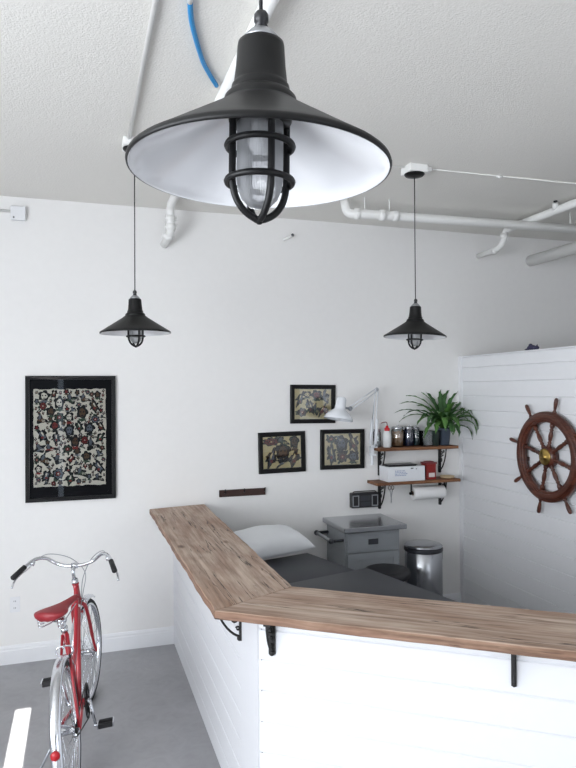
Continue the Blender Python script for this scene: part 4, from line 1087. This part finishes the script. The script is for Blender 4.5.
# stem, handlebar, grips, levers
b = B().tube(arc_corner([(0.822, 0, 0.885), (0.800, 0, 0.945), (0.845, 0, 0.968)], 0.02), 0.0115, 12); b.bar((0.845, -0.02, 0.968), (0.845, 0.02, 0.968), 0.018, 14); b.build('stem', 'chrome', bk, xf=steer)
hp = [(0.62, .300, .985), (0.70, .266, 1.016), (0.775, .228, 1.040), (0.83, .175, 1.032), (0.855, .12, 0.990), (0.850, .06, 0.970)]
full = hp+[(0.845, 0, 0.968)]+[(x, -y, z) for x, y, z in hp[::-1]]
b = B().tube(smooth_path(full, 6), 0.0110, 12); hbar = b.build('handlebar', 'chrome', bk, xf=steer)
for s_ in (-1, 1):
    g0, g1 = Vector((0.605, s_*.306, .979)), Vector((0.705, s_*.264, 1.018))
    B().tube([g0, g0+(g1-g0)*0.04, g1], [0.012, 0.0165, 0.0155], 14).build('grip', 'rubber', hbar, xf=steer)
    b = B().tube(smooth_path([(0.755, s_*.238, 1.022), (0.745, s_*.252, 1.000), (0.69, s_*.292, 0.972), (0.645, s_*.312, 0.945), (0.625, s_*.320, 0.915)], 5), [0.005]*14+[0.0065]*7, 8)
    b.bar((0.765, s_*.230, 1.033), (0.752, s_*.238, 1.012), 0.014, 10); b.build('brake_lever', 'chrome', hbar, xf=steer)
    pth = [(0.765, s_*.230, 1.028), (0.85, s_*.18, 1.050), (0.915, s_*.09, 0.985), (0.93, s_*.025, 0.86), (0.925, 0.01*s_, 0.74)] if s_ < 0 else [(0.765, s_*.230, 1.028), (0.86, s_*.17, 1.050), (0.925, s_*.05, 1.000), (0.93, -.04, 0.90), (0.90, -0.03, 0.78), (0.80, -0.022, 0.66)]
    B().tube(smooth_path(pth, 7), 0.0026, 6).build('brake_cable', 'spring_grey', bk, xf=steer)
# seat post + saddle
B().bar(SCL+Vector((0.0, 0, -0.02)), (0.235, 0, 0.845), 0.0125, 12).build('seat_post', 'chrome', bk)
B().bar(SCL+Vector((0.003, 0, -0.012)), SCL+Vector((-0.003, 0, 0.012)), 0.02, 12).build('seat_clamp', 'chrome', bk)
sd = B(); ns = 22; mr = 18; vs = []; fs = []
Mz = Matrix.Translation((0.235, 0.02, 0.885)) @ Matrix.Rotation(R(-30), 4, 'Z') @ Matrix.Rotation(R(-4), 4, 'Y')
for i in range(ns+1):
    u = i/ns; x = -0.115+0.285*u
    wv = 0.108*(math.sin(PI*min(1, u*1.9+0.16)) if u < 0.18 else 1) if u < 0.18 else None
    prof_w = [(0, .040), (.05, .078), (.15, .098), (.3, .092), (.45, .062), (.6, .038), (.8, .027), (.95, .023), (1, .010)]
    for (a, wa), (c, wc) in zip(prof_w[:-1], prof_w[1:]):
        if a <= u <= c: wv = wa+(wc-wa)*(u-a)/(c-a)
    hgt = 0.020+0.018*(1-u)**2; zc_ = 0.018*((1-u)**1.5)+0.010*u
    for k in range(mr):
        a = 2*PI*k/mr; sy, sz = math.cos(a)*wv, math.sin(a)
        z_ = zc_+(hgt*0.55*sz if sz > 0 else hgt*1.15*sz*(0.55+0.45*abs(math.cos(a))))
        vs.append(Mz @ Vector((x, sy, z_)))
for i in range(ns):
    for k in range(mr): fs.append((i*mr+k, i*mr+(k+1) % mr, (i+1)*mr+(k+1) % mr, (i+1)*mr+k))
fs += [tuple(range(mr))[::-1], tuple(range(ns*mr, (ns+1)*mr))]
sadd = sd.add(vs, fs, True).build('saddle', 'saddle_red', bk)
b = B()
for s_ in (-1, 1):
    pts = [Mz @ Vector((-0.07+0.016*math.cos(6*PI*u), s_*0.065+0.016*math.sin(6*PI*u), -0.012-0.05*u)) for u in [i/36 for i in range(37)]]
    b.tube(pts, 0.0028, 6)
    b.tube(smooth_path([Mz @ Vector(p) for p in [(-0.07, s_*0.065, -0.062), (-0.02, s_*0.04, -0.06), (0.06, s_*0.022, -0.045), (0.14, s_*0.012, -0.02)]], 5), 0.0035, 6)
b.bar(Mz @ Vector((0.0, -0.04, -0.055)), Mz @ Vector((0.0, 0.04, -0.055)), 0.012, 10)
b.build('saddle_springs', 'chrome', sadd)
# drivetrain
b = B(); Mc = Matrix.Translation((BB_.x, -0.048, BB_.z)) @ Matrix.Rotation(R(90), 4, 'X')
b.lathe([(0.080, -0.002), (0.094, -0.002), (0.096, 0), (0.094, 0.002), (0.080, 0.002), (0.080, -0.002)], 46, Mc, cap=False)
for k in range(5):
    a = 2*PI*k/5; b.tube([(BB_.x+0.015*math.cos(a), -0.048, BB_.z+0.015*math.sin(a)), (BB_.x+0.084*math.cos(a), -0.048, BB_.z+0.084*math.sin(a))], 0.006, 6)
b.lathe([(0.022, -0.004), (0.022, 0.004)], 20, Mc); b.build('chainring', 'black_metal', bk)
b = B(); cp = []
for k in range(17): a = R(-90)+PI*k/16; cp.append((BB_.x+0.097*math.cos(a), -0.048, BB_.z+0.097*math.sin(a)))
for k in range(9): a = R(90)+PI*k/8; cp.append((0.036*math.cos(a), -0.048, 0.335+0.036*math.sin(a)))
b.tube(cp, 0.0035, 6, closed=True); b.build('chain', 'black_metal', bk)
b = B().lathe([(0.034, -0.002), (0.034, 0.002)], 24, Matrix.Translation((0, -0.048, .335)) @ Matrix.Rotation(R(90), 4, 'X')); b.build('rear_cog', 'black_metal', bk)
CA = R(-84)   # right crank points down
for s_, a in ((-1, CA), (1, CA+PI)):
    c0 = Vector((BB_.x, s_*0.060, BB_.z)); c1 = c0+Vector((0.160*math.cos(a), s_*0.018, 0.160*math.sin(a)))
    b = B().tube([c0-Vector((0, s_*0.02, 0)), c0], 0.014, 12); b.tube([c0, c1], [0.011, 0.008], 10); b.ball(c1, 0.012, 8); ck = b.build('crank', 'chrome', bk)
    b = B(); pc = c1+Vector((0, s_*0.058, 0)); b.bar(c1, pc+Vector((0, s_*0.045, 0)), 0.006, 8)
    for yy in (-0.042, 0.046): b.box(pc.x-0.034, pc.x+0.034, pc.y+yy-0.003, pc.y+yy+0.003, pc.z-0.012, pc.z+0.012)
    pd = b.build('pedal', 'chrome', bk)
    b = B()
    for xx in (-0.022, 0.022): b.box(pc.x+xx-0.012, pc.x+xx+0.012, pc.y-0.038, pc.y+0.042, pc.z-0.013, pc.z+0.013)
    b.build('pedal_block', 'rubber', pd, bevel=0.003)
# reflector on rear fender, kickstand
a = R(169); rc = Vector((0.374*math.cos(a), 0, 0.335+0.374*math.sin(a)))
b = B().lathe([(0.021, 0), (0.022, 0.003), (0.020, 0.010), (0.0, 0.012)], 24, Matrix.Translation(rc) @ Vector((math.cos(a), 0, math.sin(a)*0.6)).to_track_quat('Z', 'Y').to_matrix().to_4x4()); b.build('rear_reflector', 'reflector', bk, label='round red reflector')
py = 0.215; pz = py*math.tan(LEAN)+0.010
b = B().tube([(0.33, 0.03, 0.265), (0.27, 0.10, 0.20), (0.16, py, pz+0.01)], 0.007, 8); b.tube([(0.16, py, pz+0.01), (0.125, py+0.01, pz-0.002)], [0.007, 0.009], 8); b.build('kickstand', 'spring_grey', bk)
